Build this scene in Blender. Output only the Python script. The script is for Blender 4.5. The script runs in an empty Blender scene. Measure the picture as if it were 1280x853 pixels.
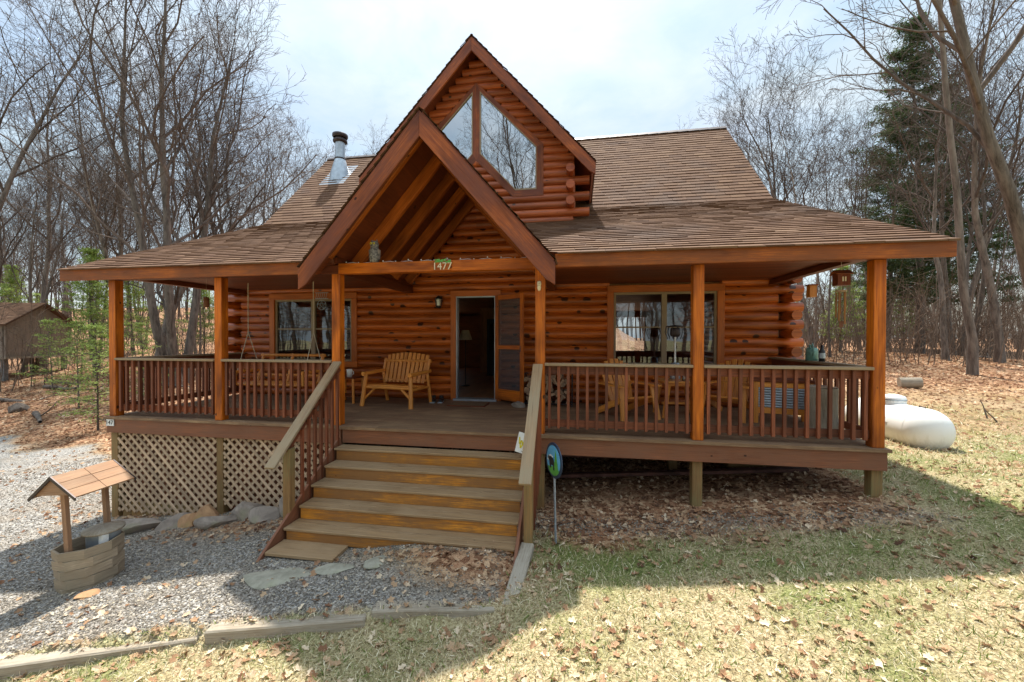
import bpy, math, random
import numpy as np
from mathutils import Vector, Matrix
random.seed(7); RS = np.random.RandomState(11)
SC = bpy.context.scene; COL = SC.collection
R = math.radians
# ------------------------------------------------------------------ camera data
F_PX = 494.6; YAW = .1656; PITCH = .0090; ROLL = .0016
CAM = Vector((7.883, -5.513, 1.35))
def spot(px, depth):
    """ground plan position of something seen in column px (of 1280) at a forward distance"""
    s = (px-640)/F_PX*depth
    return (CAM.x - math.sin(YAW)*depth + math.cos(YAW)*s, CAM.y + math.cos(YAW)*depth + math.sin(YAW)*s)
# ------------------------------------------------------------------ object helpers
def tag(o, label=None, cat=None, group=None, kind=None):
    if label: o['label'] = label
    if cat: o['category'] = cat
    if group: o['group'] = group
    if kind: o['kind'] = kind
    return o
def thing(name, label, cat, loc=(0,0,0), rz=0, group=None):
    o = bpy.data.objects.new(name, None); COL.objects.link(o)
    o.location = loc; o.rotation_euler = (0,0,rz); o.empty_display_size = .2
    return tag(o, label, cat, group)
def kids(o): return [c for c in ALLKIDS.get(o.name, [])]
ALLKIDS = {}
def adopt(o, parent):
    if parent is not None:
        o.parent = parent; ALLKIDS.setdefault(parent.name, []).append(o)
def dup(o, parent=None, loc=None, rz=None, sc=None, label=None, group=None):
    c = o.copy(); COL.objects.link(c)
    if parent is not None: adopt(c, parent)
    for ch in kids(o): dup(ch, c)
    if loc is not None: c.location = loc
    if rz is not None: c.rotation_euler = (0,0,rz)
    if sc is not None: c.scale = sc if hasattr(sc,'__len__') else (sc,)*3
    if label: c['label'] = label
    if group: c['group'] = group
    return c
def mesh_np(name, V, F, mat, pr=None, smooth=False, uv=None):
    me = bpy.data.meshes.new(name); n = len(F); k = F.shape[1]
    me.vertices.add(len(V)); me.vertices.foreach_set('co', np.ascontiguousarray(V, np.float32).ravel())
    me.loops.add(n*k); me.loops.foreach_set('vertex_index', np.ascontiguousarray(F, np.int32).ravel())
    me.polygons.add(n); me.polygons.foreach_set('loop_start', np.arange(0, n*k, k, dtype=np.int32))
    me.polygons.foreach_set('loop_total', np.full(n, k, np.int32))
    me.polygons.foreach_set('use_smooth', np.full(n, smooth))
    if pr is not None:
        a = me.attributes.new('pr', 'FLOAT', 'POINT'); a.data.foreach_set('value', np.ascontiguousarray(pr, np.float32))
    me.update(); me.validate(); me.materials.append(mat); return me
def link(name, me, parent=None):
    o = bpy.data.objects.new(name, me); COL.objects.link(o); adopt(o, parent); return o
def scatter(name, tv, tf, pos, rot, scl, mat, pr, smooth=False):
    """many copies of a small template as ONE mesh; rot = (n,3,3)"""
    tv = np.array(tv, float); tf = np.array(tf); n = len(pos); m = len(tv)
    V = np.einsum('nij,mj->nmi', rot, tv)*scl[:,None,:] if scl.ndim == 2 else np.einsum('nij,mj->nmi', rot, tv)*scl[:,None,None]
    V = (V+pos[:,None,:]).reshape(-1,3)
    F = (tf[None]+ (np.arange(n)*m)[:,None,None]).reshape(-1, tf.shape[1])
    return link(name, mesh_np(name, V, F, mat, np.repeat(pr, m), smooth))
def rots(n, tilt=.4, rs=RS):
    a = rs.uniform(0, 2*np.pi, n); b = rs.normal(0, tilt, n); c = rs.normal(0, tilt, n)
    ca, sa, cb, sb, cc, sc = np.cos(a), np.sin(a), np.cos(b), np.sin(b), np.cos(c), np.sin(c)
    Z = np.zeros(n); O = np.ones(n)
    Rz = np.stack([np.stack([ca,-sa,Z],-1), np.stack([sa,ca,Z],-1), np.stack([Z,Z,O],-1)], 1)
    Rx = np.stack([np.stack([O,Z,Z],-1), np.stack([Z,cb,-sb],-1), np.stack([Z,sb,cb],-1)], 1)
    Ry = np.stack([np.stack([cc,Z,sc],-1), np.stack([Z,O,Z],-1), np.stack([-sc,Z,cc],-1)], 1)
    return Rz @ Rx @ Ry
class MB:
    """collects boxes, beams, tubes and polygons; build() links them as ONE mesh object"""
    def __init__(s): s.v=[]; s.f=[]; s.uv=[]; s.pr=[]; s.sm=[]; s.mi=[]; s.m=0
    def _add(s, vs, faces, uvs, rnd=None, smooth=False):
        b = len(s.v); s.v += [tuple(v) for v in vs]
        r = random.random() if rnd is None else rnd
        s.pr += [r]*len(vs)
        ou, ov = r*37.1, r*11.3
        for f, u in zip(faces, uvs):
            s.f.append([b+i for i in f]); s.uv.append([(a+ou, c+ov) for a, c in u]); s.sm.append(smooth); s.mi.append(s.m)
    def beam(s, p0, p1, w, h, up=(0,0,1), rnd=None, cut0=None, cut1=None):
        """box from p0 to p1; w across, h along 'up'. uv u runs along the grain"""
        p0 = Vector(p0); p1 = Vector(p1); d = (p1-p0); L = d.length; d.normalize()
        up = Vector(up); side = d.cross(up).normalized(); up = side.cross(d).normalized()
        vs = []
        for p in (p0, p1):
            for a, b in ((-1,-1),(1,-1),(1,1),(-1,1)): vs.append(p+side*a*w/2+up*b*h/2)
        F = [(0,3,2,1),(4,5,6,7)]; U = [[(0,0),(0,h),(w,h),(w,0)],[(0,0),(w,0),(w,h),(0,h)]]
        o = 0
        for i in range(4):
            j = (i+1)%4; e = w if i%2==0 else h
            F.append((i,j,4+j,4+i)); U.append([(0,o),(0,o+e),(L,o+e),(L,o)]); o += e
        s._add(vs, F, U, rnd)
    def box(s, x0,x1,y0,y1,z0,z1, grain='x', rnd=None):
        cx,cy,cz=(x0+x1)/2,(y0+y1)/2,(z0+z1)/2
        if grain=='x': s.beam((x0,cy,cz),(x1,cy,cz),y1-y0,z1-z0,rnd=rnd)
        elif grain=='y': s.beam((cx,y0,cz),(cx,y1,cz),x1-x0,z1-z0,rnd=rnd)
        else: s.beam((cx,cy,z0),(cx,cy,z1),x1-x0,y1-y0,up=(0,1,0),rnd=rnd)
    def tube(s, pts, rad, n=8, caps=True, rnd=None, smooth=True, wob=0):
        pts = [Vector(p) for p in pts]; m = len(pts)
        if not hasattr(rad,'__len__'): rad = [rad]*m
        rings = []; L = 0; ls = []; prev = None
        for i,p in enumerate(pts):
            d = (pts[min(i+1,m-1)]-pts[max(i-1,0)]).normalized()
            if prev is None:
                a = Vector((0,0,1)) if abs(d.z) < .9 else Vector((1,0,0)); sd = d.cross(a).normalized()
            else: sd = (prev - d*prev.dot(d)).normalized()
            prev = sd; up = d.cross(sd)
            if i: L += (p-pts[i-1]).length
            ls.append(L)
            rings.append([p+(sd*math.cos(t)+up*math.sin(t))*rad[i]*(1+(random.uniform(-wob,wob) if wob else 0)) for t in [2*math.pi*k/n for k in range(n)]])
        vs = [v for r in rings for v in r]; F=[];U=[]
        c = 2*math.pi*max(rad)
        for i in range(m-1):
            for k in range(n):
                j=(k+1)%n; F.append((i*n+k,i*n+j,(i+1)*n+j,(i+1)*n+k))
                U.append([(ls[i],c*k/n),(ls[i],c*(k+1)/n),(ls[i+1],c*(k+1)/n),(ls[i+1],c*k/n)])
        r = random.random() if rnd is None else rnd
        s._add(vs, F, U, r, smooth)
        if caps:
            for ring, rev in ((rings[0],True),(rings[-1],False)):
                idx = list(range(n)); idx = idx[::-1] if rev else idx
                u = [(.03*math.cos(2*math.pi*k/n),.05*math.sin(2*math.pi*k/n)) for k in range(n)]
                s._add(ring, [tuple(idx)], [[u[k] for k in idx]], r, False)
    def poly(s, pts, th, nrm, rnd=None, gdir=None):
        """flat polygon extruded by th along -nrm"""
        pts=[Vector(p) for p in pts]; nrm=Vector(nrm).normalized(); n=len(pts)
        g = Vector(gdir).normalized() if gdir else (pts[1]-pts[0]).normalized(); t=nrm.cross(g)
        q=[p-nrm*th for p in pts]
        uv=lambda p:(p.dot(g),p.dot(t))
        F=[tuple(range(n)),tuple(range(2*n-1,n-1,-1))]
        U=[[uv(p) for p in pts],[uv(p) for p in q[::-1]]]
        for i in range(n):
            j=(i+1)%n; F.append((i,n+i,n+j,j)); U.append([uv(pts[i]),(uv(pts[i])[0],uv(pts[i])[1]+th),(uv(pts[j])[0],uv(pts[j])[1]+th),uv(pts[j])])
        s._add(pts+q,F,U,rnd)
    def quad(s, a,b,c,d, rnd=None, uv=None):
        s._add([a,b,c,d],[(0,1,2,3)],[uv or [(0,0),(1,0),(1,1),(0,1)]],rnd)
    def lathe(s, prof, cx, cy, n=20, rnd=None, tiltz=None):
        vs=[];F=[];U=[]
        for r,z in prof:
            for k in range(n): t=2*math.pi*k/n; vs.append((cx+r*math.cos(t),cy+r*math.sin(t),z))
        for i in range(len(prof)-1):
            for k in range(n):
                j=(k+1)%n; F.append((i*n+k,i*n+j,(i+1)*n+j,(i+1)*n+k)); U.append([(0,k/n),(0,(k+1)/n),(.3,(k+1)/n),(.3,k/n)])
        s._add(vs,F,U,rnd,True)
    def build(s, name, mats, parent=None, bevel=0):
        me = bpy.data.meshes.new(name); me.from_pydata(s.v, [], s.f)
        mats = mats if isinstance(mats,(list,tuple)) else [mats]
        for m in mats: me.materials.append(m)
        uvl = me.uv_layers.new(name='UVMap'); flat=[c for f in s.uv for p in f for c in p]
        uvl.data.foreach_set('uv', flat)
        me.polygons.foreach_set('use_smooth', s.sm); me.polygons.foreach_set('material_index', s.mi)
        a = me.attributes.new('pr','FLOAT','POINT'); a.data.foreach_set('value', s.pr)
        me.update()
        o = link(name, me, parent)
        if bevel:
            b = o.modifiers.new('bevel','BEVEL'); b.width = bevel; b.segments = 1; b.limit_method='ANGLE'; b.angle_limit=R(50)
        return o
# ------------------------------------------------------------------ materials
def mat(name):
    m = bpy.data.materials.new(name); m.use_nodes = True; nt = m.node_tree
    return m, nt, nt.nodes['Principled BSDF']
def N(nt, t, **k):
    n = nt.nodes.new(t)
    for a, b in k.items():
        if a == 'ins':
            for i, v in b.items(): n.inputs[i].default_value = v
        else: setattr(n, a, b)
    return n
def ramp(nt, fac, stops):
    r = nt.nodes.new('ShaderNodeValToRGB'); e = r.color_ramp.elements
    while len(e) < len(stops): e.new(.5)
    for i,(p,c) in enumerate(stops): e[i].position = p; e[i].color = (*c,1)
    nt.links.new(fac, r.inputs[0]); return r.outputs[0]
def mix(nt, a, b, fac, mode='MIX'):
    m = nt.nodes.new('ShaderNodeMix'); m.data_type='RGBA'; m.blend_type=mode
    for s,v in ((0,fac),(6,a),(7,b)):
        if hasattr(v,'is_linked') or isinstance(v, bpy.types.NodeSocket): nt.links.new(v, m.inputs[s])
        else: m.inputs[s].default_value = v if s==0 else (*v,1)
    return m.outputs[2]
def math_n(nt, op, a, b=None, clamp=False):
    m = nt.nodes.new('ShaderNodeMath'); m.operation = op; m.use_clamp = clamp
    for i,v in enumerate((a,b)):
        if v is None: continue
        if isinstance(v, bpy.types.NodeSocket): nt.links.new(v, m.inputs[i])
        else: m.inputs[i].default_value = v
    return m.outputs[0]
def noise(nt, vec, scale, detail=4, rough=.55, dist=0):
    n = N(nt,'ShaderNodeTexNoise', ins={'Scale':scale,'Detail':detail,'Roughness':rough,'Distortion':dist})
    if vec is not None: nt.links.new(vec, n.inputs['Vector'])
    return n.outputs['Fac']
def bump(nt, bsdf, h, strength=.3, dist=.01):
    b = N(nt,'ShaderNodeBump', ins={'Strength':strength,'Distance':dist}); nt.links.new(h, b.inputs['Height'])
    nt.links.new(b.outputs[0], bsdf.inputs['Normal'])
def plain(name, c, rough=.6, metal=0, var=.12, scale=6, spec=.5, bmp=.0):
    m, nt, b = mat(name); tc = N(nt,'ShaderNodeTexCoord')
    f = noise(nt, tc.outputs['Object'], scale, 5)
    lo = tuple(x*(1-var*1.6) for x in c); hi = tuple(min(1,x*(1+var)) for x in c)
    nt.links.new(ramp(nt, f, [(.3,lo),(.7,hi)]), b.inputs['Base Color'])
    b.inputs['Roughness'].default_value = rough; b.inputs['Metallic'].default_value = metal
    b.inputs['Specular IOR Level'].default_value = spec
    if bmp: bump(nt, b, f, bmp, .01)
    return m
def wood(name, c1, c2, rough=.5, knots=0., kcol=(.03,.008,.003), grain=(.8,22), pvar=.35, weather=None, wamt=.5, spec=.4, coat=0, bmp=.25, blot=.35, kscale=(5.,7.5)):
    m, nt, b = mat(name); uv = N(nt,'ShaderNodeUVMap'); at = N(nt,'ShaderNodeAttribute', attribute_name='pr')
    mp = N(nt,'ShaderNodeMapping'); mp.inputs['Scale'].default_value = (grain[0], grain[1], 1); nt.links.new(uv.outputs[0], mp.inputs[0])
    g = noise(nt, mp.outputs[0], 2.2, 6, .62, .6)
    col = ramp(nt, g, [(.32,c1),(.66,c2)])
    mb = N(nt,'ShaderNodeMapping'); mb.inputs['Scale'].default_value = (.7, 2.6, 1); nt.links.new(uv.outputs[0], mb.inputs[0])
    bl = noise(nt, mb.outputs[0], 1.7, 3)
    bf = math_n(nt,'MULTIPLY', math_n(nt,'SUBTRACT', bl, .42, True), 2.2*blot*2, True)
    col = mix(nt, col, tuple(x*.38 for x in c1), bf)
    # per piece value
    pv = math_n(nt,'ADD', math_n(nt,'MULTIPLY', at.outputs['Fac'], pvar), 1-pvar*.5)
    comb = N(nt,'ShaderNodeCombineColor'); [nt.links.new(pv, comb.inputs[i]) for i in range(3)]
    col = mix(nt, col, comb.outputs[0], 1., 'MULTIPLY')
    if weather:
        tc = N(nt,'ShaderNodeTexCoord')
        w = noise(nt, tc.outputs['Object'], 1.3, 6, .65)
        w2 = noise(nt, mp.outputs[0], 4.2, 4, .7)
        wf = math_n(nt,'MULTIPLY', math_n(nt,'SUBTRACT', math_n(nt,'ADD', w, w2), 1.08-wamt*.5, True), 3.2, True)
        col = mix(nt, col, weather, wf)
    mc = N(nt,'ShaderNodeMapping'); mc.inputs['Scale'].default_value = (1.1, 55, 1); nt.links.new(uv.outputs[0], mc.inputs[0])
    cr = noise(nt, mc.outputs[0], 1.6, 3, .5, .25)
    crm = math_n(nt,'MULTIPLY', math_n(nt,'SUBTRACT', cr, .66, True), 16, True)
    col = mix(nt, col, tuple(x*.22 for x in c1), math_n(nt,'MULTIPLY', crm, .8))
    if knots:
        mk = N(nt,'ShaderNodeMapping'); mk.inputs['Scale'].default_value = (*kscale, 1); nt.links.new(uv.outputs[0], mk.inputs[0])
        vo = N(nt,'ShaderNodeTexVoronoi', ins={'Scale':1.0,'Randomness':1.}); nt.links.new(mk.outputs[0], vo.inputs['Vector'])
        sep = N(nt,'ShaderNodeSeparateColor'); nt.links.new(vo.outputs['Color'], sep.inputs[0])
        r_ = math_n(nt,'MULTIPLY', math_n(nt,'SUBTRACT', sep.outputs[0], 1-knots, True), .62)
        kf = math_n(nt,'MULTIPLY', math_n(nt,'SUBTRACT', r_, vo.outputs['Distance'], True), 22, True)
        col = mix(nt, col, kcol, math_n(nt,'MULTIPLY',kf,.93))
    nt.links.new(col, b.inputs['Base Color'])
    rr = math_n(nt,'ADD', math_n(nt,'MULTIPLY', g, .3), rough-.15); nt.links.new(rr, b.inputs['Roughness'])
    b.inputs['Specular IOR Level'].default_value = spec
    b.inputs['Coat Weight'].default_value = coat; b.inputs['Coat Roughness'].default_value = .32
    bump(nt, b, g, bmp, .006)
    return m
M = {}
M['log'] = wood('log_stain', (.30,.055,.007), (.66,.165,.018), .42, knots=.60, pvar=.55, coat=.3, blot=.55, spec=.35, kscale=(4.5,5))
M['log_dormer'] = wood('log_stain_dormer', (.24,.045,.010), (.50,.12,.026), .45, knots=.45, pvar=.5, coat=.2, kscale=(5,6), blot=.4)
M['beam'] = wood('beam_stain', (.36,.070,.004), (.72,.19,.010), .5, knots=.3, pvar=.25, coat=.05, blot=.7, spec=.3)
M['fascia'] = wood('fascia_stain', (.26,.055,.006), (.56,.15,.014), .55, knots=.2, kcol=(.06,.015,.004), pvar=.2, blot=.9, spec=.3, weather=(.20,.06,.015), wamt=.5)
M['rake'] = wood('rake_stain', (.18,.038,.010), (.44,.12,.028), .55, knots=.25, pvar=.3, blot=.8, spec=.3, weather=(.16,.05,.03), wamt=.4)
M['rafter'] = wood('rafter_stain', (.32,.07,.008), (.52,.14,.018), .5, knots=.35, pvar=.4, blot=.6, spec=.3)
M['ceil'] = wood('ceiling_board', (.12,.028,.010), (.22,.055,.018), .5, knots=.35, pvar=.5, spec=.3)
M['trim'] = wood('trim_stain', (.40,.09,.008), (.58,.15,.016), .45, knots=.12, pvar=.25, coat=.1)
M['baluster'] = wood('baluster_stain', (.11,.028,.011), (.26,.075,.030), .6, knots=.1, pvar=.7)
M['railcap'] = wood('weathered_cap', (.24,.14,.07), (.43,.27,.145), .75, knots=.2, pvar=.3, weather=(.31,.235,.145), wamt=.55, grain=(.8,30), bmp=.5, kcol=(.05,.03,.02))
M['deck'] = wood('deck_board', (.20,.115,.06), (.42,.27,.145), .75, knots=.1, pvar=.45, weather=(.18,.10,.055), wamt=.5, bmp=.5, kcol=(.05,.03,.02))
M['rim'] = wood('rim_board', (.15,.048,.020), (.32,.115,.050), .65, knots=.25, pvar=.3, weather=(.20,.085,.045), wamt=.5)
M['tread'] = wood('stair_tread', (.15,.085,.04), (.38,.235,.11), .75, knots=.2, pvar=.4, weather=(.33,.22,.12), wamt=.45, grain=(.7,26), bmp=.6, kcol=(.04,.03,.02))
M['riser'] = wood('stair_riser', (.52,.17,.012), (.86,.36,.035), .55, knots=.25, pvar=.35, kcol=(.12,.03,.005), blot=.6, weather=(.26,.12,.04), wamt=.6)
M['lattice'] = wood('lattice_wood', (.42,.28,.17), (.62,.45,.30), .75, pvar=.5, blot=.3)
M['postlow'] = wood('lower_post', (.20,.10,.035), (.36,.20,.075), .7, knots=.2, pvar=.4, weather=(.20,.17,.07), wamt=.35)
M['oldwood'] = wood('grey_weathered_wood', (.15,.115,.075), (.34,.27,.19), .85, knots=.2, pvar=.4, weather=(.38,.33,.26), wamt=.55, bmp=.8, kcol=(.06,.045,.03))
M['furn'] = wood('varnished_pine', (.60,.19,.025), (.86,.36,.065), .45, knots=.3, pvar=.25, coat=.25, kcol=(.25,.07,.01), blot=.2)
M['wellwood'] = wood('well_roof_wood', (.26,.13,.065), (.42,.24,.135), .75, pvar=.4, weather=(.32,.21,.13), wamt=.4, bmp=.4)
M['wellring'] = wood('well_stave_wood', (.30,.22,.15), (.50,.39,.27), .8, pvar=.4, knots=.1, weather=(.30,.24,.16), wamt=.5, bmp=.6, kcol=(.08,.05,.03))
M['interior'] = wood('interior_wood', (.38,.17,.07), (.58,.30,.14), .5, pvar=.4)
M['rust'] = plain('rusty_steel', (.13,.055,.04), .8, var=.4)
M['white'] = plain('white_paint', (.80,.80,.78), .35, var=.05, scale=2)
m_,nt_,b_=mat('tank_paint'); tc_=N(nt_,'ShaderNodeTexCoord'); mp_=N(nt_,'ShaderNodeMapping'); mp_.inputs['Scale'].default_value=(9,9,1.2); nt_.links.new(tc_.outputs['Object'],mp_.inputs[0]); f_=noise(nt_,mp_.outputs[0],1.,6,.7); sx_=N(nt_,'ShaderNodeSeparateXYZ'); nt_.links.new(tc_.outputs['Object'],sx_.inputs[0])
dirt_=math_n(nt_,'MULTIPLY',math_n(nt_,'SUBTRACT',math_n(nt_,'SUBTRACT',f_,sx_.outputs[2]),.62,True),1.5,True); nt_.links.new(mix(nt_,(.80,.80,.77),(.42,.40,.30),dirt_),b_.inputs['Base Color']); b_.inputs['Roughness'].default_value=.4; M['tank']=m_
M['galv'] = plain('galvanised_metal', (.42,.47,.52), .38, .6, var=.12, scale=9)
M['darkmetal'] = plain('dark_metal', (.06,.045,.045), .45, .5, var=.2)
M['black'] = plain('black_plastic', (.015,.015,.017), .45)
M['block'] = plain('block_wall', (.16,.15,.14), .9, var=.25, scale=14, bmp=.3)
M['green'] = plain('mint_enamel', (.16,.34,.30), .4, var=.25, scale=20)
M['frame'] = plain('taupe_window_frame', (.30,.215,.125), .45, var=.06)
M['grey'] = plain('grey_pole', (.34,.38,.42), .5, .3, var=.2, scale=20)
M['curtain'] = plain('interior_plaster', (.20,.18,.15), .9)
M['dkint'] = plain('dark_cabinet_paint', (.016,.022,.034), .5)
M['mat'] = plain('coir_mat', (.22,.14,.07), .95, var=.3, scale=60, bmp=.5)
M['rope'] = plain('rope_fibre', (.62,.55,.42), .9)
M['paint_yellow'] = plain('yellow_paint', (.75,.62,.03), .5); M['paint_green'] = plain('green_paint', (.10,.36,.06), .5)
M['paint_blue'] = plain('sky_blue_paint', (.12,.42,.68), .45, var=.1); M['paint_black'] = plain('black_paint', (.012,.014,.018), .5)
M['paint_navy'] = plain('navy_rim_paint', (.02,.04,.08), .4); M['letter'] = plain('cream_letter', (.72,.62,.42), .6)
def rock_mat(name, a, b_, scale=3):
    m, nt, b = mat(name); tc = N(nt,'ShaderNodeTexCoord'); f = noise(nt, tc.outputs['Object'], scale, 8, .65, .4)
    c = ramp(nt, f, [(.3,a),(.52,b_),(.72,tuple(x*1.35 for x in b_))])
    f2 = noise(nt, tc.outputs['Object'], 2., 3)
    c = mix(nt, c, (.16,.18,.06), math_n(nt,'MULTIPLY', math_n(nt,'SUBTRACT', f2, .58, True), 4, True))
    nt.links.new(c, b.inputs['Base Color']); b.inputs['Roughness'].default_value=.9; bump(nt,b,f,.6,.03); return m
M['rock'] = rock_mat('field_stone', (.13,.10,.08), (.30,.245,.20)); M['rock2'] = rock_mat('orange_field_stone', (.20,.10,.05), (.42,.24,.12))
M['flag'] = rock_mat('flagstone', (.20,.19,.14), (.34,.32,.25), 5)
def bark_mat(name, a, b_):
    m, nt, b = mat(name); tc = N(nt,'ShaderNodeTexCoord'); mp = N(nt,'ShaderNodeMapping'); mp.inputs['Scale'].default_value=(9,9,1.6); nt.links.new(tc.outputs['Object'],mp.inputs[0])
    f = noise(nt, mp.outputs[0], 1., 5, .7, .3); f2 = noise(nt, tc.outputs['Object'], .5, 3)
    oi = N(nt,'ShaderNodeObjectInfo')
    c = ramp(nt, f, [(.34,a),(.62,b_)]); c = mix(nt, c, tuple(x*1.5 for x in b_), math_n(nt,'MULTIPLY', math_n(nt,'SUBTRACT',f2,.5,True),2.5,True))
    pv = math_n(nt,'ADD', math_n(nt,'MULTIPLY', oi.outputs['Random'], .6), .7); cc = N(nt,'ShaderNodeCombineColor'); [nt.links.new(pv, cc.inputs[i]) for i in range(3)]
    c = mix(nt, c, cc.outputs[0], 1., 'MULTIPLY')
    nt.links.new(c, b.inputs['Base Color']); b.inputs['Roughness'].default_value=.92; b.inputs['Specular IOR Level'].default_value=.2; bump(nt,b,f,.8,.03); return m
M['bark'] = bark_mat('tree_bark', (.065,.052,.043), (.20,.165,.138)); M['twig'] = bark_mat('twig_bark', (.055,.042,.036), (.13,.10,.083))
def needle_mat(name, a, b_):
    m, nt, b = mat(name); at = N(nt,'ShaderNodeAttribute', attribute_name='pr'); c = ramp(nt, at.outputs['Fac'], [(0,a),(1,b_)])
    nt.links.new(c, b.inputs['Base Color']); b.inputs['Roughness'].default_value=.6; b.inputs['Specular IOR Level'].default_value=.25
    tr = N(nt,'ShaderNodeBsdfTranslucent'); nt.links.new(c, tr.inputs[0]); mx = N(nt,'ShaderNodeMixShader', ins={0:.35})
    nt.links.new(b.outputs[0], mx.inputs[1]); nt.links.new(tr.outputs[0], mx.inputs[2]); nt.links.new(mx.outputs[0], nt.nodes['Material Output'].inputs[0]); return m
M['pine'] = needle_mat('pine_needles', (.030,.050,.020), (.085,.13,.045)); M['hemlock'] = needle_mat('young_hemlock_needles', (.17,.26,.05), (.40,.50,.14))
def shingles():
    m, nt, b = mat('asphalt_shingles'); uv = N(nt,'ShaderNodeUVMap'); at = N(nt,'ShaderNodeAttribute', attribute_name='pr'); tc = N(nt,'ShaderNodeTexCoord')
    c = ramp(nt, at.outputs['Fac'], [(0,(.072,.034,.020)),(.35,(.125,.064,.036)),(.7,(.165,.090,.051)),(1,(.22,.135,.082))])
    g = noise(nt, tc.outputs['Object'], 90, 2, .7); c = mix(nt, c, (.10,.06,.04), math_n(nt,'MULTIPLY',math_n(nt,'SUBTRACT',g,.5,True),1.6,True))
    w = noise(nt, tc.outputs['Object'], .55, 4, .6); c = mix(nt, c, (.12,.085,.07), math_n(nt,'MULTIPLY',math_n(nt,'SUBTRACT',w,.53,True),3.4,True))
    nt.links.new(c, b.inputs['Base Color']); b.inputs['Roughness'].default_value=.9; b.inputs['Specular IOR Level'].default_value=.25; bump(nt,b,g,.5,.004); return m
M['shingle'] = shingles()
def glass(name, refl, tint=(.5,.55,.6)):
    m = bpy.data.materials.new(name); m.use_nodes = True; nt = m.node_tree; nt.nodes.remove(nt.nodes['Principled BSDF'])
    g = N(nt,'ShaderNodeBsdfGlossy', ins={'Roughness':.01,'Color':(.92,.96,1,1)}); t = N(nt,'ShaderNodeBsdfTransparent', ins={'Color':(*tint,1)})
    lw = N(nt,'ShaderNodeFresnel', ins={'IOR':1.5}); f = math_n(nt,'ADD', lw.outputs[0], refl, True)
    tc = N(nt,'ShaderNodeTexCoord'); nz = noise(nt, tc.outputs['Object'], 1.1, 2); bp = N(nt,'ShaderNodeBump', ins={'Strength':.05,'Distance':.05}); nt.links.new(nz,bp.inputs['Height']); nt.links.new(bp.outputs[0], g.inputs['Normal'])
    mx = N(nt,'ShaderNodeMixShader'); nt.links.new(f, mx.inputs[0]); nt.links.new(t.outputs[0], mx.inputs[1]); nt.links.new(g.outputs[0], mx.inputs[2])
    nt.links.new(mx.outputs[0], nt.nodes['Material Output'].inputs[0]); return m
M['glass'] = glass('window_glass', .07); M['glass_up'] = glass('dormer_glass', .42, (.25,.33,.42)); M['jar'] = glass('clear_jar', .1, (.9,.95,.95))
def screen():
    m = bpy.data.materials.new('insect_screen'); m.use_nodes = True; nt = m.node_tree; b = nt.nodes['Principled BSDF']
    b.inputs['Base Color'].default_value = (.07,.07,.08,1); b.inputs['Roughness'].default_value=.6
    t = N(nt,'ShaderNodeBsdfTransparent'); mx = N(nt,'ShaderNodeMixShader', ins={0:.62}); nt.links.new(t.outputs[0],mx.inputs[1]); nt.links.new(b.outputs[0],mx.inputs[2]); nt.links.new(mx.outputs[0], nt.nodes['Material Output'].inputs[0]); return m
M['screen'] = screen()
# ------------------------------------------------------------------ terrain
XP = np.array([-60,-30,-12,-6,-1,.1,2,4.4,7.2,9.4,11.5,13,16,25,60.]); ZP = np.array([-2.,-1.9,-1.85,-1.84,-1.80,-1.74,-1.56,-1.17,-1.07,-.88,-.62,-.56,-.68,-.66,-.6])
def sstep(a,b,x): t = np.clip((x-a)/(b-a),0,1); return t*t*(3-2*t)
TX = np.array([-14,-10,0,3,4.8,6,7.25,7.3,9.]); TY = np.array([-7,-5.9,-3.85,-2.95,-2.5,-2.22,-1.95,-1.95,-9.])
def tline(x): return np.interp(x, [-14,-10,0,2.95,4.8,6,7.2], [-7.2,-6.1,-3.65,-2.93,-2.52,-2.22,-1.98])
def G(x, y):
    x = np.asarray(x,float); y = np.asarray(y,float)
    z = np.interp(x, XP, ZP)
    z = z - .03*np.clip(-y-1,0,30)*sstep(7,12,x)*.5
    # lawn lies a little below the timbers on the camera side
    z = z - .13*(1-sstep(7.0,7.7,x))*sstep(0,.12,tline(x)-y)*(x<7.6)
    dl = np.clip(y-3.3-.12*np.clip(-x-4.85,0,60),0,200)
    rise_l = .112*dl + .07*np.clip(dl-20,0,200) + .015*np.clip(dl,0,1)
    dr = np.clip(y-4.5,0,200); rise_r = .055*np.clip(dr,0,15) + .004*dr
    L = 1-sstep(-3,14,x-.1*np.clip(y,0,100))
    z = z + L*rise_l + (1-L)*rise_r
    z = z + .035*np.sin(x*.9+1.3*np.sin(y*.7))*np.cos(y*.8+.5*x)*sstep(3.5,7,y) + .15*np.sin(x*.31)*np.sin(y*.27+1)*sstep(8,20,y)
    z = z + .10*sstep(5.2,6.2,x)*(1-sstep(7.,7.3,x))*sstep(-1.75,-1.35,y)*(1-sstep(-.9,-.3,y)) + .20*sstep(11.7,13.4,x)*(1-sstep(-.3,2.6,y))
    z = z + .012*np.sin(2.3*x+y)*np.cos(1.9*y-x)
    return z
def g(x,y): return float(G(x,y))
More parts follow.
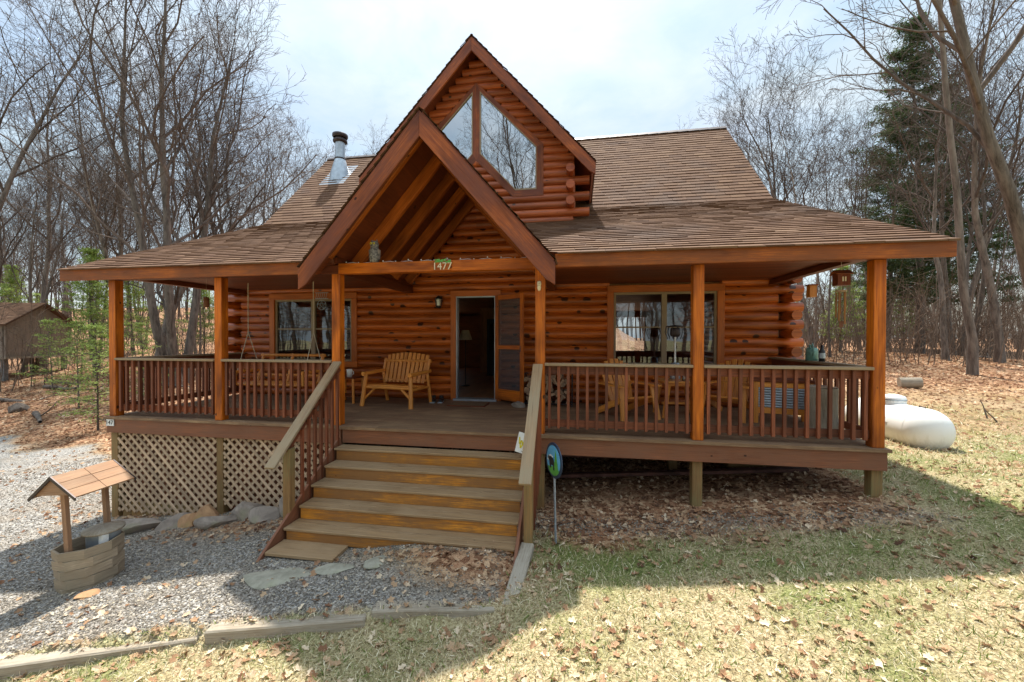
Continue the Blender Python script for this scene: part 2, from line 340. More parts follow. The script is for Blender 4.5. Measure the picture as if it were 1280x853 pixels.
def masks(x, y):
    """gravel, grass, leaf weights (smooth functions of place)"""
    wob = .22*np.sin(1.7*x+.6*y)+.15*np.sin(3.1*x-2.2*y)+.1*np.sin(6.1*y+4*x)
    edge = 3.3+.12*np.clip(-x-4.85,0,60)
    grav = (x<7.15)*sstep(-.03,.06,y-tline(x))*(1-sstep(-.3,.3,y-edge+wob*1.2))
    grav = np.where(x>-.2, grav*(1-sstep(-.15,.5,y+wob*.6)), grav)
    under = (x>-.2)*(x<11.6)*(y>.1)*(y<3)
    heap = np.exp(-(((x-6.75)/.7)**2+((y+1.50)/.33)**2)) + .5*np.exp(-(((x-5.9)/.8)**2+((y+1.42)/.12)**2)) + .8*np.exp(-(((x-3.2)/1.4)**2+((y+.55)/.33)**2))
    right = sstep(7.1,7.4,x)
    leafr = right*(sstep(-1.15,-.45,y+wob)*(1-sstep(11.2,12.,x)) + sstep(3.3,4.6,y+wob*1.4-.04*(x-14))*(.45+.55*sstep(7,12,y+wob)))
    gr2 = .75*right*(1-sstep(10.9,12.2,x))*np.exp(-((y+.45+wob*.3)/.22)**2)
    grass = (1-grav)*np.where(y>tline(x), right, 1.)*(1-np.clip(leafr,0,1))
    grass = grass*np.where((x<7.1)&(y>edge), 0, 1)*np.where(under,0,1)
    leaf = np.clip(1-grav-grass,0,1)
    return np.clip(grav*(1-heap*.9)+gr2,0,1), np.clip(grass*(1-gr2),0,1), np.clip(leaf+heap,0,1)
def axis(segs):
    out=[]
    for a,b,s in segs: out += list(np.arange(a,b,s))
    return np.array(out+[segs[-1][1]])
gx = axis([(-600,-100,50),(-100,-40,6),(-40,-14,1.3),(-14,-3,.4),(-3,14,.14),(14,26,.4),(26,60,1.7),(60,120,6),(120,600,48)])
gy = axis([(-300,-60,24),(-60,-14,3),(-14,-5.5,.5),(-5.5,5,.12),(5,16,.4),(16,45,1.2),(45,120,5),(120,700,58)])
X,Y = np.meshgrid(gx,gy); Zg = G(X,np.minimum(Y,75))
Zg = Zg*1.
V = np.stack([X,Y,Zg],-1).reshape(-1,3); nx=len(gx); ny=len(gy)
I = (np.arange(ny-1)[:,None]*nx+np.arange(nx-1)[None]).ravel(); Fq = np.stack([I,I+1,I+nx+1,I+nx],-1)
def ground_mat():
    m, nt, b = mat('ground_cover'); tc = N(nt,'ShaderNodeTexCoord'); P = tc.outputs['Object']
    A = lambda n: N(nt,'ShaderNodeAttribute', attribute_name=n).outputs['Fac']
    # gravel
    v = N(nt,'ShaderNodeTexVoronoi', ins={'Scale':52.}); nt.links.new(P, v.inputs['Vector'])
    sp = N(nt,'ShaderNodeSeparateColor'); nt.links.new(v.outputs['Color'], sp.inputs[0])
    gc = ramp(nt, sp.outputs[0], [(0,(.13,.115,.10)),(.4,(.26,.25,.235)),(.75,(.40,.385,.36)),(1,(.60,.55,.48))])
    gn = noise(nt, P, .9, 4); gc = mix(nt, gc, (.30,.23,.16), math_n(nt,'MULTIPLY',math_n(nt,'SUBTRACT',gn,.5,True),2.2,True))
    # grass thatch
    n1 = noise(nt, P, 38, 4, .7); n2 = noise(nt, P, .8, 4, .6)
    st = ramp(nt, n1, [(.3,(.12,.085,.045)),(.5,(.40,.32,.18)),(.72,(.68,.59,.40))]); gg = ramp(nt, n1, [(.3,(.06,.08,.02)),(.7,(.26,.30,.09))])
    gs = mix(nt, st, gg, math_n(nt,'MULTIPLY',math_n(nt,'SUBTRACT',n2,.43,True),3.6,True))
    # leaf litter
    v2 = N(nt,'ShaderNodeTexVoronoi', ins={'Scale':9.}); v2.distance='MINKOWSKI'; 
    dn = N(nt,'ShaderNodeMapping'); nt.links.new(P, dn.inputs[0]); nz = N(nt,'ShaderNodeTexNoise', ins={'Scale':5.}); nt.links.new(P,nz.inputs['Vector'])
    va = N(nt,'ShaderNodeVectorMath', operation='ADD'); nt.links.new(P,va.inputs[0]); vs = N(nt,'ShaderNodeVectorMath', operation='SCALE'); nt.links.new(nz.outputs['Color'],vs.inputs[0]); vs.inputs['Scale'].default_value=.25; nt.links.new(vs.outputs[0],va.inputs[1]); nt.links.new(va.outputs[0], v2.inputs['Vector'])
    sp2 = N(nt,'ShaderNodeSeparateColor'); nt.links.new(v2.outputs['Color'], sp2.inputs[0])
    lc = ramp(nt, sp2.outputs[1], [(0,(.14,.065,.035)),(.4,(.33,.16,.085)),(.75,(.48,.28,.16)),(1,(.66,.44,.27))])
    ln = noise(nt, P, .35, 4); lc = mix(nt, lc, (.10,.06,.04), math_n(nt,'MULTIPLY',math_n(nt,'SUBTRACT',ln,.52,True),3,True))
    c = mix(nt, gs, gc, A('gravel')); c = mix(nt, c, lc, A('leaf'))
    nt.links.new(c, b.inputs['Base Color']); b.inputs['Roughness'].default_value=.95; b.inputs['Specular IOR Level'].default_value=.15
    h = math_n(nt,'ADD', math_n(nt,'MULTIPLY', v.outputs['Distance'], -1.2), math_n(nt,'MULTIPLY', n1, .6)); bump(nt, b, h, .8, .02)
    return m
M['ground'] = ground_mat()
me = mesh_np('ground', V, Fq, M['ground'], smooth=True)
mk = masks(V[:,0],V[:,1])
for nm, arr in zip(('gravel','grass','leaf'), mk):
    a = me.attributes.new(nm,'FLOAT','POINT'); a.data.foreach_set('value', arr.astype(np.float32))
tag(link('ground', me), kind='structure')
# ------------------------------------------------------------------ ground cover (uncountable)
def vis_pts(n, x0,x1,y0,y1, wfun, dens=None, seed=1):
    rs = np.random.RandomState(seed); x = rs.uniform(x0,x1,n); y = rs.uniform(y0,y1,n)
    w = wfun(x,y); keep = rs.uniform(0,1,n) < w
    x,y = x[keep],y[keep]
    dx = x-CAM.x; dy = y-CAM.y; dep = -math.sin(YAW)*dx+math.cos(YAW)*dy; sx = (math.cos(YAW)*dx+math.sin(YAW)*dy)
    k = (dep > 1.2)&(np.abs(sx) < dep*1.7+2.2)
    return x[k], y[k], dep[k], rs
def stuffmesh(name, cat, label, tv, tf, x, y, dz, rs, size, mat_, tilt, pr, aspect=None):
    n = len(x); z = G(x,y)+dz
    s = size if aspect is None else size[:,None]*aspect
    o = scatter(name, tv, tf, np.stack([x,y,z],-1), rots(n,tilt,rs), s, mat_, pr)
    return tag(o, label, cat, kind='stuff')
def attr_mat(name, stops, rough=.8, trans=0):
    m, nt, b = mat(name); at = N(nt,'ShaderNodeAttribute', attribute_name='pr'); c = ramp(nt, at.outputs['Fac'], stops)
    nt.links.new(c, b.inputs['Base Color']); b.inputs['Roughness'].default_value = rough; b.inputs['Specular IOR Level'].default_value=.1
    if trans:
        tr = N(nt,'ShaderNodeBsdfTranslucent'); nt.links.new(c, tr.inputs[0]); mx = N(nt,'ShaderNodeMixShader', ins={0:trans})
        nt.links.new(b.outputs[0], mx.inputs[1]); nt.links.new(tr.outputs[0], mx.inputs[2]); nt.links.new(mx.outputs[0], nt.nodes['Material Output'].inputs[0])
    return m
M['blade'] = attr_mat('grass_blade', [(0,(.11,.17,.04)),(.3,(.27,.33,.10)),(.40,(.44,.36,.19)),(.62,(.66,.56,.35)),(.85,(.82,.73,.51)),(1,(.92,.85,.66))], .7, .3)
M['leaf'] = attr_mat('dry_leaf', [(0,(.09,.05,.035)),(.25,(.26,.13,.075)),(.5,(.42,.25,.145)),(.75,(.58,.40,.25)),(1,(.82,.68,.50))], .75, .25)
M['stone'] = attr_mat('gravel_stone', [(0,(.085,.07,.052)),(.4,(.20,.175,.145)),(.7,(.34,.30,.25)),(.9,(.50,.43,.32)),(1,(.72,.66,.56))], .95, 0)
# grass blades
def grass_w(x,y):
    gsk = masks(x,y)[1]; d = np.hypot(x-CAM.x,y-CAM.y); return gsk*np.clip((4.2/np.maximum(d,2.))**2,.0,1)*(d<16)
x,y,d,rs = vis_pts(900000, -6,22,-4.6,9, grass_w, seed=3)
greenp = .5+.5*np.sin(.9*x+1.1*np.sin(1.3*y))*np.cos(1.2*y+.6*x); patch = np.exp(-(((x-9.5)/2.4)**2+((y+1.2)/.45)**2))*.5+np.exp(-(((x-12.8)/1.3)**2+((y-.2)/1.2)**2))*.5
pg = np.clip(.16+.42*greenp*rs.uniform(0,1,len(x))+patch,0,.85)
pr = np.where(rs.uniform(0,1,len(x)) < pg, rs.uniform(0,.36,len(x)), rs.uniform(.38,1,len(x)))
sz = rs.uniform(.025,.065,len(x))*np.clip(d/4.5,1,2.2)
tv = [(-.07,0,0),(.07,0,0),(.05,.18,.62),(-.05,.18,.62),(0,.5,1)]; 
tvq = [(-.07,0,0),(.07,0,0),(.045,.2,.6),(-.045,.2,.6),(.01,.62,.95),(-.01,.62,.95)]
stuffmesh('lawn_grass','grass','short straw and green grass covering the front lawn', tvq, [(0,1,2,3),(3,2,4,5)], x,y,-.003,rs,sz,M['blade'],.75,pr)
# dry leaves
def leaf_w(x,y):
    a,b_,c = masks(x,y); d = np.hypot(x-CAM.x,y-CAM.y)
    cl = np.clip(.5+.9*np.sin(1.9*x+2.*np.sin(1.1*y))*np.sin(2.3*y+x),0,1)
    clear = np.where((x>-3)&(x<7.1)&(y>-2.4)&(y<-.2), .35, 1.)
    base = np.clip(c*1.0 + b_*(.10+.42*cl) + a*(.08+.34*cl)*clear, 0, 1)
    base = base + .55*np.exp(-((y-tline(x)+.18)/.22)**2)*(x<7.3)*(x>1)
    return np.clip(base,0,1)*np.clip((8./np.maximum(d,8.))**1.3,.02,1)*np.where((x>0)&(x<11.6)&(y>3),0,1)
x,y,d,rs = vis_pts(420000, -26,30,-4.7,26, leaf_w, seed=5)
pr = np.clip(rs.beta(1.9,1.9,len(x)) + .16*(y<-1.5),0,1)
sz = rs.uniform(.016,.046,len(x))*np.clip(d/9,1,2.4)
lt = [(0,-1,0),(.34,-.55,.14),(.62,-.62,.3),(.5,-.1,.2),(.8,.3,.34),(.34,.42,.15),(0,1,.05),(-.34,.42,.15),(-.8,.3,.30),(-.5,-.1,.2),(-.62,-.62,.24),(-.34,-.55,.14)]
lv = [(0,-1,0),(0,0,-.03),(0,1,.08)]+[(.55,-.62,.22),(.38,-.15,.1),(.8,.28,.3),(.3,.5,.12)]+[(-.55,-.62,.22),(-.38,-.15,.1),(-.8,.28,.25),(-.3,.5,.12)]
lf = [(0,3,4,1),(1,4,5,6),(1,6,2,2),(0,1,8,7),(1,10,9,8),(1,2,2,10)]
lf = [(0,3,4,1),(1,4,5,6),(0,1,8,7),(1,10,9,8),(1,6,2,10)]
stuffmesh('fallen_leaves','leaves','dry brown oak leaves fallen over lawn, gravel and forest floor', lv, lf, x,y,.012,rs,sz,M['leaf'],.42,pr)
# gravel stones
def grav_w(x,y):
    a = masks(x,y)[0]; d = np.hypot(x-CAM.x,y-CAM.y); return a*np.clip((6.3/np.maximum(d,5.))**2,0,1)*(d<15)
x,y,d,rs = vis_pts(420000, -8,12,-4.7,3.8, grav_w, seed=9)
sz = rs.uniform(.006,.015,len(x))*np.clip(d/7,1,1.8); asp = np.stack([np.ones(len(x)),rs.uniform(.6,1.2,len(x)),rs.uniform(.4,.8,len(x))],-1)
oc = [(1,0,.1),(.2,1,0),(-1,.1,.1),(-.1,-1,-.1),(.1,.1,1),(0,0,-1)]
of = [(0,1,4),(1,2,4),(2,3,4),(3,0,4)]
stuffmesh('gravel','gravel','loose grey crushed gravel of the parking pad', oc, of, x,y,.003,rs,sz,M['stone'],.5,rs.beta(1.8,2.2,len(x)),asp)
# ================================================================== THE CABIN
C0 = 5.795; W = .134; PX = [0,2.083,4.166,7.29,9.373,11.456]; WY = 2.75; DY = 2.5
house = thing('log_cabin','red brown stained log cabin with steep front dormer and a full width porch','house',(C0,0,-1))
house.location = (0,0,0)
ROWH = .168; RL = .092
def zroofp(y): return 2.56+.450*y          # porch roof surface
KY, KZ = 4.25, 4.473; MS = 1.061; RY = 7.2; RZ = KZ+MS*(RY-KY)
def zmain(y): return KZ+MS*(y-KY)
OPEN = [(.76,2.96,.66,2.36),(5.17,6.27,0,2.35),(8.47,10.66,.66,2.39)]
def logrow(mb, x0, x1, y, z, r=RL, ends=True):
    L = x1-x0; n = max(2,int(L/1.1)+1); rr = random.random()
    mb.tube([(x0+L*i/(n-1), y+random.uniform(-.003,.003), z) for i in range(n)], [r*random.uniform(.985,1.015) for _ in range(n)], 14, ends, rr)
wl = MB()
for i in range(15):
    z = .085+ROWH*i
    even = i%2==1
    xa, xb = (-.47,12.06) if even else (-.03,11.62)
    cuts = [(a,b_) for a,b_,zl,zh in OPEN if z+.07 > zl and z-.07 < zh]
    xs = xa
    for a,b_ in cuts: logrow(wl, xs, a+.04, WY+.045, z); xs = b_-.04
    # joints: some rows are two logs butted
    if xb-xs > 5 and not cuts:
        j = xs+(xb-xs)*random.uniform(.35,.65); logrow(wl, xs, j, WY+.045, z); logrow(wl, j+.003, xb, WY+.045, z)
    else: logrow(wl, xs, xb, WY+.045, z)
# triangle in the entry gable above the wall
z = .085+ROWH*15
while z < 4.1:
    hw = (4.27-z)/1.15
    logrow(wl, C0-hw, C0+hw, WY+.045, z); z += ROWH
wl.build('front_wall', M['log'], house)
for X_ in (-.22, 11.80):
    sw = MB()
    for i in range(15):
        z = .085+ROWH*i; even = i%2==1
        y0 = WY+.1 if even else 2.42
        n=6; rr=random.random()
        sw.tube([(X_, y0+(11.9-y0)*k/(n-1), z) for k in range(n)], [RL*random.uniform(.97,1.0) for k in range(n)], 14, True, rr)
    z = .085+ROWH*15; 
    while z < 7.3:
        y0 = max(WY, (z-2.5)/.436) if z < 4.35 else KY+(z-KZ)/MS+.1
        y1 = 2*RY-y0 if z > 4.35 else min(11.8, 2*RY-y0)
        if y1-y0 > .3: sw.tube([(X_,y0,z),(X_,y1,z)], RL, 10, True)
        z += ROWH
    sw.build('side_wall', M['log'], house)
bw = MB(); bw.box(-.2,11.8,11.62,11.74,2.3,3.4)
for a,b_,z0,z1 in ((-.2,.7,0,2.4),(2.3,7.1,0,2.4),(7.75,8.9,0,2.4),(10.6,11.8,0,2.4)): bw.box(a,b_,11.62,11.74,z0,z1)
for a,b_ in ((.7,2.3),(7.1,7.75),(8.9,10.6)): bw.box(a,b_,11.62,11.74,0,.8); bw.box(a,b_,11.62,11.74,2.2,2.4)
bw.build('back_wall', M['interior'], house)
# interior: floor, ceiling, partition and back of the log wall
it = MB(); it.box(-.1,11.7,2.83,11.6,-.06,.0,'y'); it.box(-.1,11.7,2.83,11.6,2.46,2.5,'y')
it.box(6.6,6.7,8.2,11.6,0,2.46,'z'); it.box(4.2,5.4,9.2,9.3,0,2.46,'z')
for a,b_,z0,z1 in ((-.1,.8,0,2.5),(2.92,5.2,0,2.5),(6.24,8.5,0,2.5),(10.62,11.7,0,2.5),(.8,2.92,0,.7),(8.5,10.62,0,.7),(.8,2.92,2.33,2.5),(5.2,6.24,2.33,2.5),(8.5,10.62,2.36,2.5)):
    it.box(a,b_,2.865,2.9,z0,z1,'z')
it.build('interior_shell', M['interior'], house)
fd = MB(); fd.box(-.3,11.9,2.9,3.05,-1.95,-.06); fd.box(-.3,-.15,3,11.8,-1.95,0,'y'); fd.box(11.75,11.9,3,11.8,-1.95,0,'y'); fd.box(-.3,11.9,11.65,11.8,-1.95,0)
fd.build('foundation', M['block'], house)
# ------------- windows in the front wall
def window(x0,x1,z0,z1,split=True):
    f = MB(); y=WY-.02; t=.13
    f.m=0
    f.box(x0-t,x1+t,y-.05,y+.1,z1,z1+t+.01); f.box(x0-t-.02,x1+t+.02,y-.07,y+.1,z0-t,z0)
    f.box(x0-t,x0,y-.047,y+.1,z0,z1,'z'); f.box(x1,x1+t,y-.047,y+.1,z0,z1,'z')
    w = f.build('window', M['trim'], house, .006)
    s = MB(); q=.045; mid=(x0+x1)/2
    s.box(x0,x1,y-.01,y+.05,z1-q,z1); s.box(x0,x1,y-.01,y+.05,z0,z0+q)
    s.box(x0,x0+q,y-.008,y+.048,z0+q,z1-q,'z'); s.box(x1-q,x1,y-.008,y+.048,z0+q,z1-q,'z'); s.box(mid-.05,mid+.05,y-.012,y+.052,z0+q,z1-q,'z')
    zm = z0+(z1-z0)*.52
    for a,b_ in ((x0+q,mid-.05),(mid+.05,x1-q)):
        s.box(a,b_,y+.002,y+.044,zm-.015,zm+.015)
    s.build('frame', M['frame'], w, .003)
    for a,b_ in ((x0+q,mid-.05),(mid+.05,x1-q)):
        for c,d in ((z0+q,zm-.015),(zm+.015,z1-q)):
            p = MB(); p.quad((a,y+.03,c),(b_,y+.03,c),(b_,y+.03,d),(a,y+.03,d)); p.build('pane', M['glass'], w)
    return w
window(.88,2.84,.80,2.22); window(8.59,10.54,.80,2.26)
# ------------- door opening, storm/screen door standing open
dfm = MB(); y=WY-.03
dfm.box(5.17,5.285,y-.04,y+.1,0,2.23,'z'); dfm.box(6.155,6.27,y-.04,y+.1,0,2.23,'z'); dfm.box(5.17,6.27,y-.045,y+.1,2.23,2.355)
df = dfm.build('door_frame', M['trim'], house, .005)
j = MB(); j.box(5.285,5.31,y-.01,y+.13,.0,2.23,'z'); j.box(6.13,6.155,y-.01,y+.13,0,2.23,'z'); j.box(5.31,6.13,y-.01,y+.13,2.205,2.23); j.box(5.25,6.19,y-.12,y+.13,0,.04)
j.build('threshold_and_jamb', M['galv'], df)
sd = bpy.data.objects.new('screen_door', None); COL.objects.link(sd); adopt(sd, house)
sd.location = (6.165, WY-.10, .06); ang = math.atan2(-.42,.62); sd.rotation_euler=(0,0,ang)
w_=.80; h_=2.17; s=MB()
s.box(0,.09,-.017,.017,0,h_,'z'); s.box(w_-.09,w_,-.017,.017,0,h_,'z'); s.box(.09,w_-.09,-.017,.017,h_-.1,h_); s.box(.09,w_-.09,-.017,.017,0,.22); s.box(.09,w_-.09,-.017,.017,1.05,1.13)
s.build('frame', M['trim'] if False else M['beam'], sd, .004)
for a,b_ in ((.22,1.05),(1.13,h_-.1)):
    p=MB(); p.quad((.09,0,a),(w_-.09,0,a),(w_-.09,0,b_),(.09,0,b_)); p.build('screen', M['screen'], sd)
h=MB(); h.tube([(w_-.05,-.05,1.0),(w_-.05,-.05,1.12)],.008,6); h.build('handle', M['darkmetal'], sd)
# ------------- porch deck
dk = MB(); yy=-.06; k=0
while yy < WY-.03:
    w0=.138; segs=[-.04, random.uniform(3,5), random.uniform(7,9), 11.63]
    for a,b_ in zip(segs,segs[1:]): dk.box(a+.002,b_-.002,yy,yy+w0,-.04,0,'x')
    yy += w0+.006
dk.build('deck_boards', M['deck'], house)
rb = MB(); rb.box(-.005,4.33,-.035,.02,-.27,-.04); rb.box(7.25,11.595,-.035,.02,-.27,-.04); rb.box(4.36,7.22,-.03,.02,-.25,-.042)
rb.box(-.03,.02,.02,2.8,-.27,-.042,'y'); rb.box(11.57,11.62,.02,2.8,-.27,-.042,'y')
for k in range(13): rb.box(.5+k*.85,.54+k*.85,.02,2.8,-.24,-.042,'y')
rb.build('rim_joist', M['rim'], house, .004)
for i,x in enumerate(PX):
    m=MB(); m.box(x,x+W,0,W,0,2.311,'z'); m.build('porch_post', M['beam'], house, .006)
    m=MB(); m.box(x+.004,x+W-.004,.022,.022+W,g(x+W/2,.07)-.15,-.04,'z') if i not in (0,) else m.box(x,x+W,.022,.022+W,g(x,.07)-.15,-.04,'z')
    m.build('support_post', M['postlow'], house, .006)
for x in (0.,2.08,4.17,9.4,11.46):
    m=MB(); m.box(x,x+W,1.5,1.5+W,g(x,1.5)-.15,-.25,'z'); m.build('support_post', M['postlow'], house)
# ------------- eave fascia, beams, tie beam, ceiling
XL, XR = -.78, 12.19
fm=MB(); fm.box(XL,C0-1.78,-.16,-.11,2.295,2.478); fm.build('fascia_beam', M['fascia'], house, .005)
fm=MB(); fm.box(C0+1.78,XR,-.16,-.11,2.295,2.478); fm.build('fascia_beam', M['fascia'], house, .005)
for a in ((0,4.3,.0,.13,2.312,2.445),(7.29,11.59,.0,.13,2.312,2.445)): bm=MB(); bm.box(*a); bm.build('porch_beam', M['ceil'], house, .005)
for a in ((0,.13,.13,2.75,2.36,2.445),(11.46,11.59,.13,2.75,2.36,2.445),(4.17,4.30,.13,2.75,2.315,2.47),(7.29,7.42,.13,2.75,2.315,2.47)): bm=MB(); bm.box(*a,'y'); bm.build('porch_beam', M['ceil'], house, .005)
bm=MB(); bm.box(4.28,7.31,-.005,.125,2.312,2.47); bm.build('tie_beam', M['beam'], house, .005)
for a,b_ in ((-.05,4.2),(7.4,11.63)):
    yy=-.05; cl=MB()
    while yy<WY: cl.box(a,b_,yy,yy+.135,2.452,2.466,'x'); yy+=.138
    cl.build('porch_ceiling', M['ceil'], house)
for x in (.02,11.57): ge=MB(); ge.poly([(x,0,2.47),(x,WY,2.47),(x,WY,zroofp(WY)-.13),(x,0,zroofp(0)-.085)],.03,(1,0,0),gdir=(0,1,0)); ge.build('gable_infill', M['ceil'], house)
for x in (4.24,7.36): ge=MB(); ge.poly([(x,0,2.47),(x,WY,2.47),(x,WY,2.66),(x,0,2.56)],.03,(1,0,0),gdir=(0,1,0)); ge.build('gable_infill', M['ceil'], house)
# ------------- roofs with stepped shingle courses
def courses(mb, p_lo, dv, nrm, L, xlim, ex=.148, tab=.32, lift=.020, xdir=Vector((1,0,0))):
    """p_lo: point on the lower edge line, dv: unit vector up the slope, xlim(v)-> list of (x0,x1) along xdir"""
    p_lo=Vector(p_lo); dv=Vector(dv).normalized(); nrm=Vector(nrm).normalized(); n=int(math.ceil(L/ex)); ph=0
    for k in range(n):
        v0=k*ex; v1=min(L,(k+1)*ex)
        r0=xlim(v0); r1=xlim(v1)
        for (a0,b0),(a1,b1) in zip(r0,r1):
            if b0-a0 < .01 and b1-a1 < .01: continue
            ph=(ph+.37)%1; lo=min(a0,a1); hi=max(b0,b1)
            m=int(math.floor(lo/tab))
            x=(m+ph-1)*tab
            while x<hi:
                s0=max(x,a0); e0=min(x+tab-.004,b0); s1=max(x,a1); e1=min(x+tab-.004,b1)
                x+=tab
                if e0<=s0 and e1<=s1: continue
                if e0<=s0: s0=e0=min(max(s0,a0),b0)
                if e1<=s1: s1=e1=min(max(s1,a1),b1)
                j=random.uniform(0,.006); h=lift*random.uniform(.75,1.2); rr=min(1,max(0,random.gauss(.5,.14)))
                q=lambda s_,v,hh: p_lo+xdir*s_+dv*v+nrm*hh
                A,B,Cc,D=q(s0,v0-j,h),q(e0,v0-j,h),q(e1,v1+.01,.003),q(s1,v1+.01,.003)
                mb._add([A,B,Cc,D,q(s0,v0-j,-.004),q(e0,v0-j,-.004)],[(0,1,2,3),(4,5,1,0)],[[(s0,v0),(e0,v0),(e1,v1),(s1,v1)],[(s0,v0),(e0,v0),(e0,v0),(s0,v0)]],rr)
pd=Vector((0,1,.450)).normalized(); pn=Vector((0,-.450,1)).normalized(); PLo=Vector((0,-.195,zroofp(-.195)))
def vgap(y):
    if y < DY: return max(0,1.60-.391*y) if y>-.11 else 1.82
    return 1.98
def xl_porch(v):
    y=PLo.y+pd.y*v; gp=vgap(y); return [(XL,C0-gp),(C0+gp,XR)]
LP=(KY-PLo.y)/pd.y
sh=MB(); courses(sh,(0,PLo.y,PLo.z),pd,pn,LP,xl_porch)
# break the row at the dormer wall exactly
md=Vector((0,1,MS)).normalized(); mn=Vector((0,-MS,1)).normalized(); LM=(RY-KY)/md.y
def xl_main(v):
    y=KY+md.y*v; z=zmain(y); gp=1.98 if z<4.78 else max(0,(7.28-z)/1.1-.02); return [(XL,C0-gp),(C0+gp,XR)]
courses(sh,(0,KY,KZ),md,mn,LM,xl_main)
# back slopes
courses(sh,(0,2*RY-KY,KZ),Vector((0,-1,MS)),Vector((0,MS,1)),LM,lambda v:[(XL,XR)],xdir=Vector((1,0,0)))
courses(sh,(0,2*RY-PLo.y-1.5,KZ-1.27),Vector((0,-1,.436)),Vector((0,.436,1)),3.,lambda v:[(XL,XR)])
# entry gable roof and dormer roof
gs=Vector((1,0,1.15)); 
def gable_courses(apexz, slope, halfw, y0, yend):
    for sgn in (-1,1):
        dvv=Vector((-sgn,0,slope)).normalized(); nn=Vector((sgn*slope,0,1)).normalized(); L=halfw/abs(dvv.x)
        lo=Vector((C0+sgn*halfw,0,apexz-slope*halfw))
        courses(sh,lo,dvv,nn,L,lambda v:[(y0,yend(halfw-abs(dvv.x)*v))],xdir=Vector((0,1,0)))
gable_courses(4.40,1.15,1.80,-.53,lambda dx: max(-.12,min(DY,(1.61-dx)/.391)))
def dorm_end(dx):
    z=7.29-1.1*dx; y=KY+(z-KZ)/MS; return max(2.6,y+.06) if z>KZ else 4.4
gable_courses(7.30,1.1,2.40,2.06,dorm_end)
roof=sh.build('roof', M['shingle'], house)
sl=MB()
def slab(pts,nrm,th,gd): sl.poly(pts,th,nrm,gdir=gd)
def P3(x,y,fz,o=0): return (x,y,fz(y)+o)
e=-.006
for sgn in (-1,1):
    Xo = XL if sgn<0 else XR
    f=lambda dx:C0+sgn*dx
    def pl(pts,fz,nn):
        q=[(x,yv,fz(yv)+e) for x,yv in pts]
        if sgn>0: q=q[::-1]
        slab(q,nn,.09,(0,1,.4))
    pl([(Xo,-.105),(f(1.79),-.105),(f(1.58),-.03),(f(1.60),0),(f(.63),DY),(f(1.98),DY),(f(1.98),KY),(Xo,KY)],zroofp,pn)
    yv=KY+(4.78-KZ)/MS; ye=KY+(7.2-KZ)/MS
    pl([(Xo,KY),(f(1.98),KY),(f(1.98),yv),(f(2.27),yv),(f(.03),ye),(f(.03),RY),(Xo,RY)],zmain,mn)
slab([(XL,2*RY-KY,KZ+e),(XL,RY,RZ+e),(XR,RY,RZ+e),(XR,2*RY-KY,KZ+e)],(0,MS,1),.09,(1,0,0))
slab([(XL,2*RY-KY+3.,KZ+e-1.31),(XL,2*RY-KY,KZ+e),(XR,2*RY-KY,KZ+e),(XR,2*RY-KY+3.,KZ+e-1.31)],(0,.436,1),.09,(1,0,0))
for apexz,slope,hw,y0,y1 in ((4.40,1.15,1.79,-.5,2.8),(7.30,1.1,2.39,2.09,None)):
    for sgn in (-1,1):
        za=apexz-.008; 
        if y1 is not None: q=[(C0,y0,za),(C0,y1,za),(C0+sgn*1.55,y1,za-slope*1.55),(C0+sgn*1.55,-.12,za-slope*1.55),(C0+sgn*hw,-.12,za-slope*hw),(C0+sgn*hw,y0,za-slope*hw)]
        else: q=[(C0,y0,za),(C0,dorm_end(0)+.2,za),(C0+sgn*hw,dorm_end(hw)+.1,za-slope*hw),(C0+sgn*hw,y0,za-slope*hw)]
        if sgn>0: q=q[::-1]
        slab(q,(sgn*slope,0,1),.06,(0,1,0))
sl.build('roof_deck', M['ceil'], house)
rc=MB()
x=XL
while x<XR:
    rc.beam((x,RY-.06,RZ-.02),(min(x+.3,XR),RY-.06,RZ-.012),.17,.014,up=(0,-.9,1)); rc.beam((x,RY+.06,RZ-.02),(min(x+.3,XR),RY+.06,RZ-.012),.17,.014,up=(0,.9,1)); x+=.29
rc.build('ridge_cap', M['darkmetal'], house)
# rake boards on the main gable ends
for x in (XL+.02,XR-.02):
    rk=MB()
    for a,b_ in (((-.13,zroofp(-.13)),(KY,KZ)),((KY,KZ),(RY,RZ)),((RY,RZ),(2*RY-KY,KZ)),((2*RY-KY,KZ),(2*RY-KY+3,KZ-1.31))):
        rk.beam((x,a[0],a[1]-.105),(x,b_[0],b_[1]-.105),.03,.12,up=(0,0,1))
    rk.build('rake_board', M['rake'], house)
# entry gable: broad front rakes
for apexz,slope,hw,yf,th,nm,low,vo in ((4.385,1.15,1.80,-.52,.225,'entry_rake_board',2.20,.045),(7.285,1.1,2.40,2.07,.18,'dormer_rake_board',None,.04)):
    for sgn in (-1,1):
        tt=th*math.sqrt(1+slope*slope); za=apexz-.02
        zb=za-slope*hw
        pts=[(C0,yf,za),(C0,yf,za-tt),(C0+sgn*(hw-.12),yf,za-tt-slope*(hw-.12)),(C0+sgn*hw,yf,zb-tt*.82),(C0+sgn*hw,yf,zb)]
        if sgn<0: pts=pts
        else: pts=pts[::-1]
        m=MB(); m.poly(pts,.05,(0,-1,0),gdir=(sgn,0,-slope)); m.build(nm, M['rake'], house, .005)
